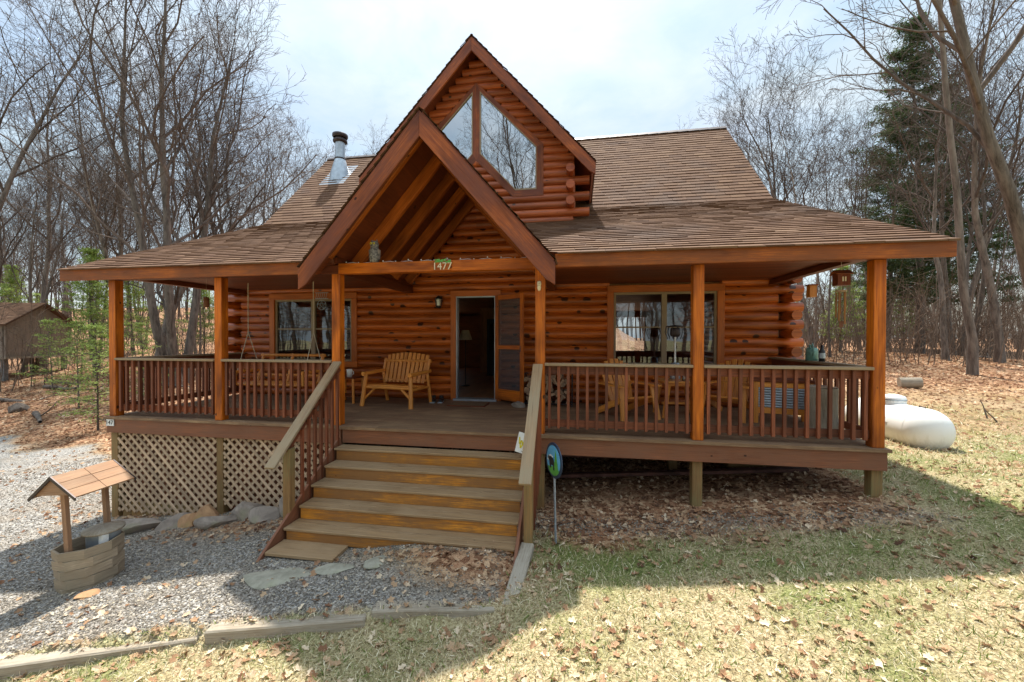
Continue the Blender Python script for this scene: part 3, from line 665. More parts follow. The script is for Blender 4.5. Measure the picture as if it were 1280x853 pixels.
# rafters under the entry gable
rf=MB()
for i,yv in enumerate((-.40,.36,1.02,1.68,2.32)):
    for sgn in (-1,1):
        rf=MB(); nn=Vector((sgn*1.15,0,1)).normalized(); a=Vector((C0+sgn*.05,yv,4.40-1.15*.05))-nn*.155; b_=Vector((C0+sgn*1.55,yv,4.40-1.15*1.55))-nn*.155
        rf.beam(a,b_,.075,.17,up=nn); rf.build('rafter', M['rafter'], house, .004)
rg=MB(); rg.box(C0-.03,C0+.03,-.46,2.8,4.08,4.30,'y'); rg.build('ridge_beam', M['rafter'], house)
# brackets at entry posts
# ------------- dormer
dm=MB(); z=3.62+.085
i=0
while z<7.05:
    hw=min(2.0,(7.20-z)/1.1)
    if z<4.75: hw = 2.30 if i%2==1 else 1.98
    # keep out of window notch
    def wspan(z):
        if z<4.32-.1 or z>6.5: return None
        if z<5.15:
            t=(z-4.22)/.93; return (max(.0,.78-.78*t),1.38)
        return (0,min(1.38,(6.62-z)/1.03+.02))
    w1=wspan(z)
    for sgn in (-1,1):
        if w1 is None or w1[0]>0.05:
            x0=0; x1=hw if w1 is None else w1[0]+.03
            a,b_=C0+sgn*x0,C0+sgn*x1
            if x1>0.04: logrow(dm,min(a,b_),max(a,b_),DY+.045,z,.088)
        if w1 is not None and hw>w1[1]:
            a,b_=C0+sgn*(w1[1]-.02),C0+sgn*hw; logrow(dm,min(a,b_),max(a,b_),DY+.045,z,.088)
    z+=.158; i+=1
dm.build('dormer_wall', M['log_dormer'], house)
for sgn in (-1,1):
    i=0; z=3.62+.085; ds=MB()
    while z<4.75:
        X_=C0+sgn*1.93
        y0 = 2.26 if i%2==0 and i>0 else DY+.1
        ds.tube([(X_,y0,z+.0),(X_,KY+(z-KZ)/MS+.2 if z>KZ else 4.2,z)],.085,12)
        z+=.158; i+=1
    ds.build('dormer_side_wall', M['log_dormer'], house)
db=MB()
for sgn in (-1,1): db.box(*sorted((C0+sgn*1.95,C0+sgn*1.90)),DY+.1,4.4,3.7,4.8,'y')
db.poly([(C0-1.88,4.2,3.8),(C0+1.88,4.2,3.8),(C0+1.88,4.2,5.0),(C0,4.2,7.0),(C0-1.88,4.2,5.0)],.05,(0,-1,0)); db.box(C0-1.9,C0+1.9,DY+.1,4.2,3.7,3.75,'y'); 
db.build('loft_interior', M['curtain'], house)
win=MB(); pane=[]
y=DY-.045
outer=[(.0,6.57),(1.38,5.15),(1.38,4.22),(.76,4.22),(.0,5.02)]
for sgn in (-1,1):
    S=lambda d,z_: Vector((C0+sgn*d,y,z_))
    gl=[(.075,6.42),(1.25,5.20),(1.25,4.34),(.82,4.34),(.075,5.14)]
    # frame boards between outer and glass outline
    o=[(0,6.60),(1.39,5.24),(1.39,4.21),(.77,4.21),(0,5.0)]
    for k in range(5):
        a0,a1=o[k],o[(k+1)%5]; g0,g1=gl[k],gl[(k+1)%5]
        pts=[S(*a0),S(*g0),S(*g1),S(*a1)]
        if sgn<0: pts=pts[::-1]
        win.poly(pts,.10,(0,-1,0),gdir=(S(*a1)-S(*a0)))
dw=win.build('dormer_window', M['trim'] if False else M['rake'], house)
for sgn in (-1,1):
    S=lambda d,z_,o=0: Vector((C0+sgn*d,y+o,z_))
    fr=MB(); gl=[(.075,6.42),(1.25,5.20),(1.25,4.34),(.82,4.34),(.075,5.14)]; cx,cz=.7,5.2
    for k in range(5):
        a,b_=gl[k],gl[(k+1)%5]
        sh_=lambda p:(p[0]+(cx-p[0])*.035,p[1]+(cz-p[1])*.035)
        a2,b2=sh_(a),sh_(b_)
        pts=[S(*a,-.004),S(*a2,-.004),S(*b2,-.004),S(*b_,-.004)]
        if sgn<0: pts=pts[::-1]
        fr.poly(pts,.04,(0,-1,0))
    fr.build('frame', M['frame'], dw)
    p=MB(); vs=[S(*q,.025) for q in gl]; vs = vs if sgn<0 else vs[::-1]
    p._add(vs,[(0,1,2,3,4)],[[(0,0)]*5]); p.build('pane', M['glass_up'], dw)
# ------------- flue
fl=MB(); fx,fy=.24,6.3; zb=zmain(fy)
def cone(mb,prof,n=20): mb.lathe(prof,fx,fy,n)
cone(fl,[(.15,zb+.1),(.15,zb+1.05)]); flue=fl.build('chimney_flue', M['galv'], house)
c=MB(); cone(c,[(.33,zb-.30),(.30,zb+.0),(.17,zb+.45),(.16,zb+.47),(.155,zb+.47)]); 
c.poly([(fx-.42,fy-.5,zmain(fy-.5)+.02),(fx+.42,fy-.5,zmain(fy-.5)+.02),(fx+.42,fy+.42,zmain(fy+.42)+.02),(fx-.42,fy+.42,zmain(fy+.42)+.02)],.01,mn); c.build('flashing', M['galv'], flue)
c=MB(); cone(c,[(.16,zb+.46),(.175,zb+.46),(.175,zb+.50),(.155,zb+.50)]); c.m=0; c.build('storm_collar', M['darkmetal'], flue)
c=MB(); cone(c,[(.155,zb+1.0),(.22,zb+1.03),(.22,zb+1.09),(.155,zb+1.12)]); cone(c,[(.15,zb+1.1),(.15,zb+1.18)]); cone(c,[(.21,zb+1.16),(.24,zb+1.2),(.24,zb+1.27),(.14,zb+1.31),(0,zb+1.32)]); c.build('cap', M['darkmetal'], flue)
# ------------- railings
def balus(parent,pts,z0,z1,s=.038):
    first=None
    for (x,y) in pts:
        m=MB(); m.box(-s/2,s/2,-s/2,s/2,z0,z1,'z')
        o=m.build('baluster', M['baluster'], parent); o.location=(x,y,0)
def front_bay(x0,x1,cap='railcap'):
    e_=bpy.data.objects.new('porch_railing',None); COL.objects.link(e_); adopt(e_,house)
    m=MB(); m.box(x0,x1,-.022,.115,.955,.993); m.build('cap', M[cap], e_, .005)
    m=MB(); m.box(x0,x1,.055,.093,.84,.955); m.box(x0,x1,.055,.093,.10,.20); m.build('rail', M['baluster'], e_, .003)
    n=int(round((x1-x0)/.134)); balus(e_,[(x0+(x1-x0)*(k+.5)/n,.035) for k in range(n)],.085,.95)
front_bay(PX[0]+W,PX[1]); front_bay(PX[1]+W,PX[2]); front_bay(PX[3]+W,PX[4]); front_bay(PX[4]+W,PX[5])
def side_bay(x,s):
    e_=bpy.data.objects.new('porch_railing',None); COL.objects.link(e_); adopt(e_,house)
    m=MB(); m.box(x-.07,x+.07,W,WY-.05,.955,.993,'y'); m.build('cap', M['railcap'], e_, .005)
    m=MB(); m.box(x-.019,x+.019,W,WY-.05,.84,.955,'y'); m.box(x-.019,x+.019,W,WY-.05,.10,.20,'y'); m.build('rail', M['baluster'], e_)
    n=19; balus(e_,[(x+s*.035,W+(WY-.05-W)*(k+.5)/n) for k in range(n)],.085,.95)
side_bay(.067,-1); side_bay(11.523,1)
# ------------- stairs
st=bpy.data.objects.new('front_steps',None); COL.objects.link(st); adopt(st,house)
TZ=[-.27,-.445,-.62,-.79,-.96]; TYs=[-.26,-.51,-.77,-1.02,-1.27]; sx0,sx1=4.37,7.21
for k,(z,y) in enumerate(zip(TZ,TYs)):
    m=MB(); yb=TYs[k-1]+.03 if k else -.035
    h=(yb-y-.006)/2
    m.box(sx0+.02*(k%2),sx1,y,y+h,z-.032,z); m.box(sx0+.02*(k%2),sx1,y+h+.006,yb,z-.032,z); m.build('tread', M['tread'], st, .006)
    zb=(TZ[k+1] if k<4 else -1.12); m=MB(); m.box(sx0+.03,sx1-.02,y+.018,y+.042,zb,z-.033); m.build('riser', M['riser'], st, .003)
m=MB(); m.box(sx0,5.22,-1.56,-1.25,-1.14,-1.10); m.build('tread', M['tread'], st, .006)
for x in (sx0-.035,sx1+.02):
    m=MB(); m.beam((x,-.02,-.26),(x,-1.60,-1.30),.035,.25); m.build('stringer', M['rim'], st, .004)
for x,xn in ((4.30,4.30),(7.335,7.335)):
    e_=bpy.data.objects.new('stair_railing',None); COL.objects.link(e_); adopt(e_,house)
    m=MB(); m.beam((x,-.06,.975),(x,-1.40,-.20),.135,.036); m.build('cap', M['railcap'], e_, .005)
    m=MB(); m.beam((x,-.02,.88),(x,-1.14,-.07),.036,.085); m.build('rail', M['baluster'], e_, .003)
    m=MB(); m.box(xn-.05,xn+.05,-1.13,-1.03,g(x,-1.08)-.2,-.045,'z'); m.build('newel_post', M['postlow'], e_, .005)
    balus(e_,[],0,0)
    for k in range(7):
        y=-.12-.128*k; zt=.91+.877*(y+.02); m=MB(); zbot=max(-.27-.69*(-y),-1.15); m.box(x+.02,x+.055,y-.018,y+.018,zbot-.03,zt,'z'); m.build('baluster', M['baluster'], e_)
# ------------- lattice skirt
for x0,x1,zb in ((PX[0]+W,PX[1],-1.62),(PX[1]+W,4.25,-1.42)):
    m=MB(); z1=-.27; y=.03
    for sg,yo in ((1,0),(-1,.012)):
        c0=-4
        while c0<4.5:
            # line x-x0 = c0 + sg*(z1-z)
            pts=[]
            L=z1-zb; a=(c0,0); b_=(c0+sg*L,L)
            t0,t1=0.,1.
            dx=b_[0]-a[0]; wd=x1-x0
            for bound,sgn2 in ((0,1),(wd,-1)):
                va=(a[0]-bound)*sgn2; vb=(b_[0]-bound)*sgn2
                if va<0 and vb<0: t0=2
                elif va<0: t0=max(t0,va/(va-vb))
                elif vb<0: t1=min(t1,va/(va-vb))
            if t1-t0>.02: m.beam((x0+a[0]+dx*t0,y+yo,z1-L*t0),(x0+a[0]+dx*t1,y+yo,z1-L*t1),.011,.042,up=(1,0,1 if sg>0 else -1) )
            c0+=.15
    m.build('lattice_panel', M['lattice'], house)
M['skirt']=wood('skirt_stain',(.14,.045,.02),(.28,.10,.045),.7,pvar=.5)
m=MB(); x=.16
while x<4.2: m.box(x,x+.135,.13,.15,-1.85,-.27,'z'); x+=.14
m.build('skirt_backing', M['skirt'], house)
m=MB(); y=.18
while y<2.8: m.box(.03,.05,y,y+.135,-1.95,-.27,'z'); y+=.14
m.build('added_side_skirt', M['skirt'], house)  # added unseen boards, keep sidelight from reaching the ground behind the lattice
m=MB(); x=.2
while x<1.9: m.box(x,x+.085,.05,.075,-1.75,-1.45,'z'); x+=.09
m.build('skirt_boards', M['postlow'], house)
# number plaque on tie beam, post numbers, lamp
def text(s, size, matl, parent, loc, rot=(R(90),0,0), ext=.002, name='number', sx=1.):
    cu=bpy.data.curves.new(name,'FONT'); cu.body=s; cu.size=size; cu.extrude=ext; cu.align_x='CENTER'; cu.align_y='CENTER'
    t=bpy.data.objects.new(name,cu); me_=bpy.data.meshes.new_from_object(t); bpy.data.objects.remove(t)
    me_.materials.clear(); me_.materials.append(matl); o=link(name,me_,parent); o.location=loc; o.rotation_euler=rot; o.scale=(sx,1,1); return o
plq=thing('house_number_sign','carved house number sign with green leaves on the front tie beam','sign',(5.94,-.02,2.39))
m=MB(); m.box(-.125,.125,-.006,.006,-.075,.055); 
o=m.build('board', M['beam'], plq, .003)
text('1477',.15,M['letter'],plq,(0,-.011,-.015))
m=MB()
for k in range(26):
    x=random.uniform(-.12,.12); z=.055+random.uniform(-.015,.035); a=random.uniform(0,6.28)
    m.poly([(x+.02*math.cos(a+t),-.012-random.uniform(0,.01),z+.012*math.sin(a+t)) for t in (0,1.57,3.14,4.71)][::-1],.003,(0,-1,0))
m.build('leaf_trim', M['paint_green'], plq)
plq=thing('post_number_plate','small white plate with house number at the left corner of the deck','sign',(.075,-.04,-.10))
m=MB(); m.box(-.07,.085,-.012,0,-.055,.055); m.build('plate', M['white'], plq, .002)
text('147',.10,M['paint_black'],plq,(.0,-.014,0))
for i,(x,z) in enumerate(((-.12,0),)): pass
lamp=MB(); lx,lz=4.93,2.12
lamp.box(lx-.05,lx+.05,WY-.08,WY-.03,lz-.02,lz+.12,'z'); l=lamp.build('wall_lantern', M['black'], house, .004)
m=MB(); m.lathe([(.02,lz+.12),(.075,lz+.07),(.085,lz+.05)],lx,WY-.15,12); m.lathe([(.065,lz-.1),(.05,lz-.14),(0,lz-.15)],lx,WY-.15,12)
for a in range(6): t=a*1.047; m.beam((lx+.078*math.cos(t),WY-.15+.078*math.sin(t),lz+.05),(lx+.062*math.cos(t),WY-.15+.062*math.sin(t),lz-.1),.008,.008)
m.build('cage', M['black'], l)
m=MB(); m.lathe([(.072,lz+.05),(.056,lz-.1)],lx,WY-.15,12); m.build('lantern_glass', M['jar'], l)
m=MB(); m.tube([(lx,WY-.15,lz-.08),(lx,WY-.15,lz+.03)],.035,8); m.build('bulb', M['white'], l)
# ================================================================== PORCH FURNITURE
def pole(mb,a,b_,r,n=8): mb.tube([a,b_],r,n)
def log_bench(name,label,cat,loc,rz,wd=1.15,group=None,hang=False):
    t=thing(name,label,cat,loc,rz,group); F_=M['furn']; hw=wd/2
    m=MB(); n=9
    for k in range(n): m.tube([(-hw+.02,-.25+k*.062,.40-.006*k),(hw-.02,-.25+k*.062,.40-.006*k)],.026,8)
    m.build('seat',F_,t)
    m=MB(); ns=int(wd/.105)
    for k in range(ns):
        x=-hw+.09+(wd-.18)*k/(ns-1); top=.98+.07*math.cos((k/(ns-1)-.5)*2.6)-.02
        m.beam((x,.27,.42),(x*1.05,.27+.17,top),.072,.022,up=(0,1,.3))
    m.tube([(-hw-.04,.40,.86),(hw+.04,.40,.86)],.030,8); m.tube([(-hw,.30,.47),(hw,.30,.47)],.028,8)
    m.build('backrest',F_,t)
    for s in (-1,1):
        x=s*hw
        m=MB(); m.tube([(x,-.34,.63),(x,.42,.66)],[.042,.034],10); m.build('armrest',F_,t)
        m=MB(); m.tube([(x+s*.03,-.34,0),(x-s*.02,-.27,.62)],[.045,.037],10); m.tube([(x,-.28,.15),(x-s*.24,-.27,.37)],.026,8); m.build('leg',F_,t)
        m=MB(); m.tube([(x,.44,0),(x,.30,.62),(x,.40,.90)],[.036,.032,.028],10); m.build('leg',F_,t)
        m=MB(); m.tube([(x,-.28,.34),(x,.36,.34)],.028,8); m.build('side_rail',F_,t)
    m=MB(); m.tube([(-hw,-.27,.37),(hw,-.27,.37)],.032,8); m.build('front_rail',F_,t)
    return t
log_bench('log_bench','wide varnished log bench with fanned slat back beside the open front door','bench',(4.30,1.90,0),R(-9),1.05)
t=thing('porch_swing','log porch swing hanging on ropes behind the left railing','porch swing',(1.95,1.55,0),0)
F_=M['furn']; m=MB()
for k in range(8): m.tube([(-.72,-.24+k*.065,.42),(.72,-.24+k*.065,.42)],.028,8)
m.build('seat',F_,t); m=MB()
for z in (.56,.70,.84,.97): m.tube([(-.75,.27+(z-.5)*.3,z),(.75,.27+(z-.5)*.3,z)],.032,8)
for x in (-.7,0,.7): m.tube([(x,.25,.42),(x,.42,1.0)],.03,8)
m.build('backrest',F_,t)
for s in (-1,1):
    m=MB(); m.tube([(s*.74,-.30,.66),(s*.74,.34,.66)],.034,8); m.tube([(s*.74,-.27,.42),(s*.74,-.27,.66)],.03,8); m.build('armrest',F_,t)
    m=MB(); m.tube([(s*.74,.05,2.49),(s*.74,.05,1.45)],.008,6); m.tube([(s*.74,.05,1.45),(s*.74,-.29,.45)],.008,6); m.tube([(s*.74,.05,1.45),(s*.74,.36,.66)],.008,6); m.build('rope',M['rope'],t)
# side table with white cup
t=thing('side_table','small log side table between porch swing and log bench','table',(3.15,2.1,0),0)
m=MB(); [m.box(-.24,.24,-.22+k*.09,-.22+k*.09+.082,.50,.53) for k in range(5)]; m.build('table_top',M['ceil'],t)
for a,b_ in ((-1,-1),(1,-1),(1,1),(-1,1)): m=MB(); m.tube([(a*.22,b_*.2,0),(a*.19,b_*.17,.5)],.026,8); m.build('leg',F_,t)
m=MB(); m.box(-.2,.2,-.18,.18,.13,.15); m.build('shelf',M['ceil'],t)
t=thing('white_cup','white cup with a handle on the small side table','cup',(3.22,2.0,.53))
m=MB(); m.lathe([(0,.0),(.05,0),(.055,.12),(.058,.16),(.05,.16),(.045,.03)],0,0,14); m.build('cup_body',M['white'],t); m=MB(); m.tube([(.055,0,.04),(.09,0,.06),(.09,0,.11),(.055,0,.13)],.008,6); m.build('handle',M['white'],t)
t=thing('boots','pair of black work boots on the deck left of the door','boots',(4.98,2.38,0),.2)
for s in (-1,1):
    m=MB(); m.tube([(s*.08,.05,.02),(s*.08,.05,.13)],[.05,.045],10); m.tube([(s*.08,.08,.04),(s*.08,-.04,.045),(s*.08,-.13,.04)],[.045,.048,.035],10); m.build('boot',M['black'],t)
    m=MB(); m.box(s*.08-.05,s*.08+.05,-.17,.11,0,.02,'y'); m.build('sole',M['galv'],t)
t=thing('door_mat','brown coir mat on the deck in front of the doorway','doormat',(5.72,2.15,0),0)
m=MB(); m.box(-.36,.36,-.2,.2,.002,.02); m.build('mat',M['mat'],t); m=MB(); m.box(-.38,.38,-.22,-.2,.001,.022); m.box(-.38,.38,.2,.22,.001,.022); m.box(-.38,-.36,-.2,.2,.001,.022,'y'); m.box(.36,.38,-.2,.2,.001,.022,'y'); m.build('border',M['ceil'],t)
def rockmesh(name,sx,sy,sz,seed,mat_,sub=3,amp=.22,flat=False):
    import bmesh
    bm_=bmesh.new(); bmesh.ops.create_icosphere(bm_,subdivisions=sub,radius=1); rs=random.Random(seed)
    ph=[(Vector((rs.uniform(-1,1),rs.uniform(-1,1),rs.uniform(-1,1))).normalized(),rs.uniform(.45,.85)) for _ in range(11)]
    for v in bm_.verts:
        for n_,d in ph:
            q=v.co.dot(n_)
            if q>d: v.co -= n_*(q-d)*.9
        v.co += Vector((math.sin(v.co.x*5+seed),math.sin(v.co.y*5+seed*2),math.sin(v.co.z*5)))*amp*.12
        v.co.x*=sx; v.co.y*=sy; v.co.z*=sz
    me_=bpy.data.meshes.new(name); bm_.to_mesh(me_); bm_.free(); me_.materials.append(mat_); return me_
def rock(name,label,cat,loc,s,seed,mat_,rz=0,tilt=(0,0),group=None):
    o=link(name,rockmesh(name,*s,seed,mat_)); o.location=loc; o.rotation_euler=(tilt[0],tilt[1],rz); return tag(o,label,cat,group)
rock('door_stop_rock','small pale rock on the deck holding the screen door open','rock',(6.76,2.02,.055),(.15,.11,.075),4,M['rock'])
# chairs of the dining side
def adir(label,loc,rz):
    t=thing('adirondack_chair',label,'chair',loc,rz,'slatted pine adirondack chairs on the right side of the porch')
    m=MB()
    for k in range(7): y=-.28+.072*k; m.beam((-.27,y,.37-.022*k),(.27,y,.37-.022*k),.062,.02)
    m.build('seat',F_,t); m=MB()
    for k in range(6): x=-.23+.092*k; m.beam((x*.8,.16,.22),(x*1.15,.44,.98-.05*abs(k-2.5)**1.3*.6),.074,.02,up=(0,1,.3))
    m.beam((-.28,.30,.55),(.28,.30,.55),.03,.06); m.beam((-.24,.385,.82),(.24,.385,.82),.025,.05); m.build('backrest',F_,t)
    for s in (-1,1):
        m=MB(); m.beam((s*.34,-.36,.56),(s*.34,.34,.56),.12,.024); m.build('armrest',F_,t)
        m=MB(); m.beam((s*.30,-.25,.55),(s*.33,-.37,0),.09,.03,up=(0,1,0)); m.build('leg',F_,t)
        m=MB(); m.beam((s*.285,-.30,.36),(s*.30,.52,.02),.03,.10); m.build('leg',F_,t)
    return t
adir('slatted pine chair standing left of the porch table, behind the second right railing bay',(8.72,1.45,0),R(28))
adir('slatted pine chair standing right of the porch table, partly behind the post',(10.42,1.75,0),R(-38))
t=thing('porch_table','low varnished pine table between the two slatted chairs','table',(9.58,1.72,0),.1)
m=MB(); [m.box(-.32,.32,-.32+k*.108,-.32+k*.108+.10,.60,.625) for k in range(6)]; m.build('table_top',F_,t)
for y in (-.24,.215): m=MB(); m.box(-.27,.27,y,y+.025,.54,.60); m.build('apron',F_,t)
for a,b_ in ((-1,-1),(1,-1),(1,1),(-1,1)): m=MB(); m.beam((a*.31,b_*.27,0),(a*.2,b_*.2,.6),.05,.05); m.build('leg',F_,t)
m=MB(); m.box(-.26,.26,-.02,.02,.20,.235); m.build('stretcher',F_,t)
t=thing('tabletop_lamp','tall lamp with dark round cage on a pale pole standing on the porch table','lamp',(9.56,1.80,.625))
m=MB(); m.lathe([(0,0),(.085,0),(.09,.02),(.075,.27),(.06,.29),(0,.29)],0,0,14); m.build('base',M['galv'],t)
m=MB(); m.tube([(0,0,.28),(0,0,.74)],.016,8); m.build('pole',M['white'],t)
m=MB(); m.lathe([(0,.74),(.07,.745),(.085,.78),(.085,.87),(.07,.90),(0,.90)],0,0,16); m.build('burner',M['darkmetal'],t)
m=MB(); m.lathe([(.17,.73),(.18,.75),(.19,.93),(0.,1.0)],0,0,20) if False else [m.tube([(.12*math.cos(a),.12*math.sin(a),.70),(.17*math.cos(a),.17*math.sin(a),.82),(.15*math.cos(a),.15*math.sin(a),.92)],.005,4) for a in [k*.524 for k in range(12)]]
m.lathe([(.155,.915),(.16,.925),(0,.95)],0,0,20); m.build('cage',M['darkmetal'],t)
t=thing('glass_jar','clear glass jar with pale lid on the front of the porch table','jar',(9.66,1.52,.625))
m=MB(); m.lathe([(0,0),(.045,0),(.048,.09),(.04,.11)],0,0,14); m.build('jar_glass',M['jar'],t); m=MB(); m.lathe([(.042,.108),(.044,.13),(0,.132)],0,0,14); m.lathe([(0,.005),(.035,.005),(.035,.05),(0,.05)],0,0,12); m.build('lid',M['white'],t)
# wooden ice chest, tree stump, watering can etc.
t=thing('ice_chest','orange wood framed chest with corrugated blue grey metal panels on the deck','chest',(11.08,1.45,0),R(-14))
m=MB()
for x in (-.36,.36):
    for y in (-.2,.2): m.box(x-.03,x+.03,y-.03,y+.03,0,.66,'z')
for y in (-.2,.2): m.box(-.33,.33,y-.02,y+.02,.16,.25); m.box(-.33,.33,y-.02,y+.02,.57,.65)
for x in (-.36,.36): m.box(x-.02,x+.02,-.17,.17,.16,.25,'y'); m.box(x-.02,x+.02,-.17,.17,.57,.65,'y')
m.build('chest_frame',M['furn'],t,.004)
m=MB(); zz=.25
while zz<.57: m.tube([(-.33,-.195,zz+.02),(.33,-.195,zz+.02)],.021,8,False); m.tube([(-.355,-.17,zz+.02),(-.355,.17,zz+.02)],.021,8,False); zz+=.04
m.build('corrugated_panel',M['galv'],t)
m=MB(); m.box(-.40,.40,-.25,.25,.66,.70); m.build('lid',M['ceil'],t,.005)
t=thing('log_stump','tall weathered grey log stump with checked bark standing by the right corner','stump',(11.28,.72,0))
m=MB(); m.tube([(0,0,0),(.005,0,.25),(-.005,.01,.45),(0,0,.66)],[.20,.185,.19,.185],18,wob=.02); m.build('stump_body',M['oldwood'],t)
m=MB(); m.lathe([(.184,.661),(0,.664)],0,0,18); m.build('cut_top',M['lattice'],t)
t=thing('watering_can','mint green metal watering can standing on the right side rail','watering can',(11.52,1.42,.993),R(70))
m=MB(); m.lathe([(0,0),(.085,0),(.08,.16),(.07,.20),(.055,.205)],0,0,18); m.build('can_body',M['green'],t)
m=MB(); m.tube([(.075,0,.04),(.14,0,.12),(.19,0,.22)],[.02,.014,.012],8); m.lathe([(.01,.22),(.035,.245),(0,.25)],.19,0,10); m.build('spout',M['green'],t)
m=MB(); m.tube([(-.07,0,.06),(-.14,0,.10),(-.12,0,.22),(-.03,0,.27),(.04,0,.21)],.009,6); m.build('handle',M['green'],t)
t=thing('dark_bottle','dark bottle leaning beside the watering can on the side rail','bottle',(11.52,1.16,.993))
m=MB(); m.lathe([(0,0),(.04,0),(.042,.15),(.018,.20),(.016,.25),(0,.25)],0,0,12); m.build('bottle_body',M['black'],t); m=MB(); m.lathe([(.0425,.05),(.0432,.06),(.0432,.12),(.0425,.13)],0,0,12); m.build('bottle_label',M['galv'],t)
# hanging things
t=thing('wind_chime','copper coloured birdhouse wind chime with long tubes under the right eave','wind chime',(11.30,.35,2.17))
m=MB(); m.box(-.075,.075,-.06,.06,-.13,.02,'z'); m.build('house_body',M['ceil'],t)
m=MB(); m.poly([(-.10,-.08,.02),(.10,-.08,.02),(.10,0,.075),(-.10,0,.075)],.012,(0,-.6,1)); m.poly([(-.10,0,.075),(.10,0,.075),(.10,.08,.02),(-.10,.08,.02)],.012,(0,.6,1)); m.build('house_roof',M['rake'],t)
m=MB(); [m.box(x-.008,x+.008,-.063,-.058,-.08,-.02,'z') for x in (-.015,.015)]; m.build('window',M['letter'],t)
m=MB(); m.tube([(0,0,.06),(0,0,.31)],.003,4); m.tube([(0,0,-.13),(0,0,-.19)],.003,4); m.build('cord',M['rope'],t)
m=MB(); m.lathe([(0,-.19),(.06,-.19),(.06,-.21),(0,-.21)],0,0,14); m.build('disc',M['lattice'],t)
for k in range(5): a=k*1.257; l_=.24+.045*k; m=MB(); m.tube([(.05*math.cos(a),.05*math.sin(a),-.22),(.05*math.cos(a),.05*math.sin(a),-.22-l_)],.011,8); m.build('tube',M['riser'],t)
m=MB(); m.tube([(0,0,-.2),(0,0,-.62)],.002,4); m.box(-.025,.025,-.003,.003,-.68,-.60,'z'); m.build('clapper',M['rim'],t)
t=thing('bird_feeder','small square wooden feeder hanging between log ends and wind chime','bird feeder',(11.55,1.50,2.10))
m=MB(); m.box(-.05,.05,-.05,.05,-.10,.08,'z'); m.build('feeder_body',M['furn'],t); m=MB(); m.box(-.065,.065,-.065,.065,.08,.10); m.build('feeder_roof',M['rake'],t); m=MB(); m.tube([(0,0,.1),(0,0,.38)],.002,4); m.build('cord',M['rope'],t)
t=thing('hanging_feeder','small wooden feeder hanging under the left end of the porch','bird feeder',(.86,1.0,2.02))
m=MB(); m.lathe([(0,-.10),(.045,-.10),(.05,.08),(0,.1)],0,0,10); m.build('feeder_body',M['rim'],t); m=MB(); m.tube([(0,0,.09),(0,0,.47)],.002,4); m.build('cord',M['rope'],t)
m=MB(); m.tube([(.045*math.cos(a),0,-.17+.045*math.sin(a)) for a in [k*.5236 for k in range(13)]],.006,6,False); m.build('ring',M['white'],t)
t=thing('wall_sign','small openwork metal welcome sign with a star ring on the wall over the left window','sign',(2.14,WY-.11,2.30))
m=MB(); m.box(-.16,.16,-.004,.004,-.085,-.07); m.box(-.16,.16,-.004,.004,.05,.062); [m.tube([(x,0,-.07),(x+.03,0,.05)],.005,4) for x in (-.15,-.1,-.05,0,.05,.1)]; m.build('sign_plate',M['galv'],t)
m=MB(); m.tube([(.11*math.cos(a),0,-.22+.11*math.sin(a)) for a in [k*.35 for k in range(19)]],.006,5,False)
for k in range(5): a=math.pi/2+k*4*math.pi/5; b_=math.pi/2+(k+1)*4*math.pi/5; m.tube([(.10*math.cos(a),0,-.22+.10*math.sin(a)),(.10*math.cos(b_),0,-.22+.10*math.sin(b_))],.005,4)
m.build('star_ring',M['galv'],t)
# owl
M['owl']=attr=plain('speckled_grey_feather',(.22,.20,.18),.8,var=.6,scale=38)
t=thing('owl_figure','grey speckled owl figure standing on the left end of the tie beam','figurine',(4.84,.06,2.47))
m=MB(); m.lathe([(0,0),(.055,0),(.075,.06),(.08,.13),(.07,.2),(.055,.235)],0,0,16); m.build('body',M['owl'],t)
m=MB(); m.lathe([(.05,.225),(.065,.26),(.062,.30),(.04,.33),(0,.335)],0,0,16); m.build('head',M['owl'],t)
for s in (-1,1):
    m=MB(); m.lathe([(.016,.31),(.010,.345),(0,.36)],s*.04,0,6); m.build('ear_tuft',M['owl'],t)
    m=MB(); m.tube([(s*.025,-.060,.285),(s*.025,-.068,.285)],.015,10); m.build('eye',M['paint_yellow'],t)
    m=MB(); m.tube([(s*.025,-.068,.285),(s*.025,-.071,.285)],.007,8); m.build('pupil',M['black'],t)
    m=MB(); m.poly([(s*.078,-.03,.20),(s*.085,.03,.20),(s*.075,.03,.06),(s*.07,-.03,.06)],.01,(s,0,0)); m.build('wing',M['rock'],t)
m=MB(); m.lathe([(.008,.26),(.0,.24)],0,-.066,6); m.build('beak',M['black'],t)
# string of tiny lights / twigs on the beam
m=MB(); pts=[(4.4+.1*k, .05, 2.48+.012*math.sin(k*2.1)) for k in range(29)]; m.tube(pts,.004,4)
for p in pts[::2]: m.lathe([(.0,p[2]),(.012,p[2]+.008),(0,p[2]+.022)],p[0],p[1]-.03,6)
tag(m.build('light_string',M['white']),'string of tiny unlit white lights laid along the tie beam','string lights')
t=thing('carved_face','small pale carved figure fixed high on the right entry post','ornament',(7.345,-.004,2.07))
m=MB(); m.lathe([(0,-.075),(.02,-.06),(.028,-.02),(.022,.0),(.03,.02),(.026,.06),(0,.07)],0,0,10); m.build('carving',M['letter'],t); m=MB(); [m.tube([(x,-.028,.03),(x,-.031,.03)],.005,6) for x in (-.01,.01)]; m.tube([(-.01,-.03,.005),(.01,-.03,.005)],.003,4); m.build('eyes_and_mouth',M['black'],t)
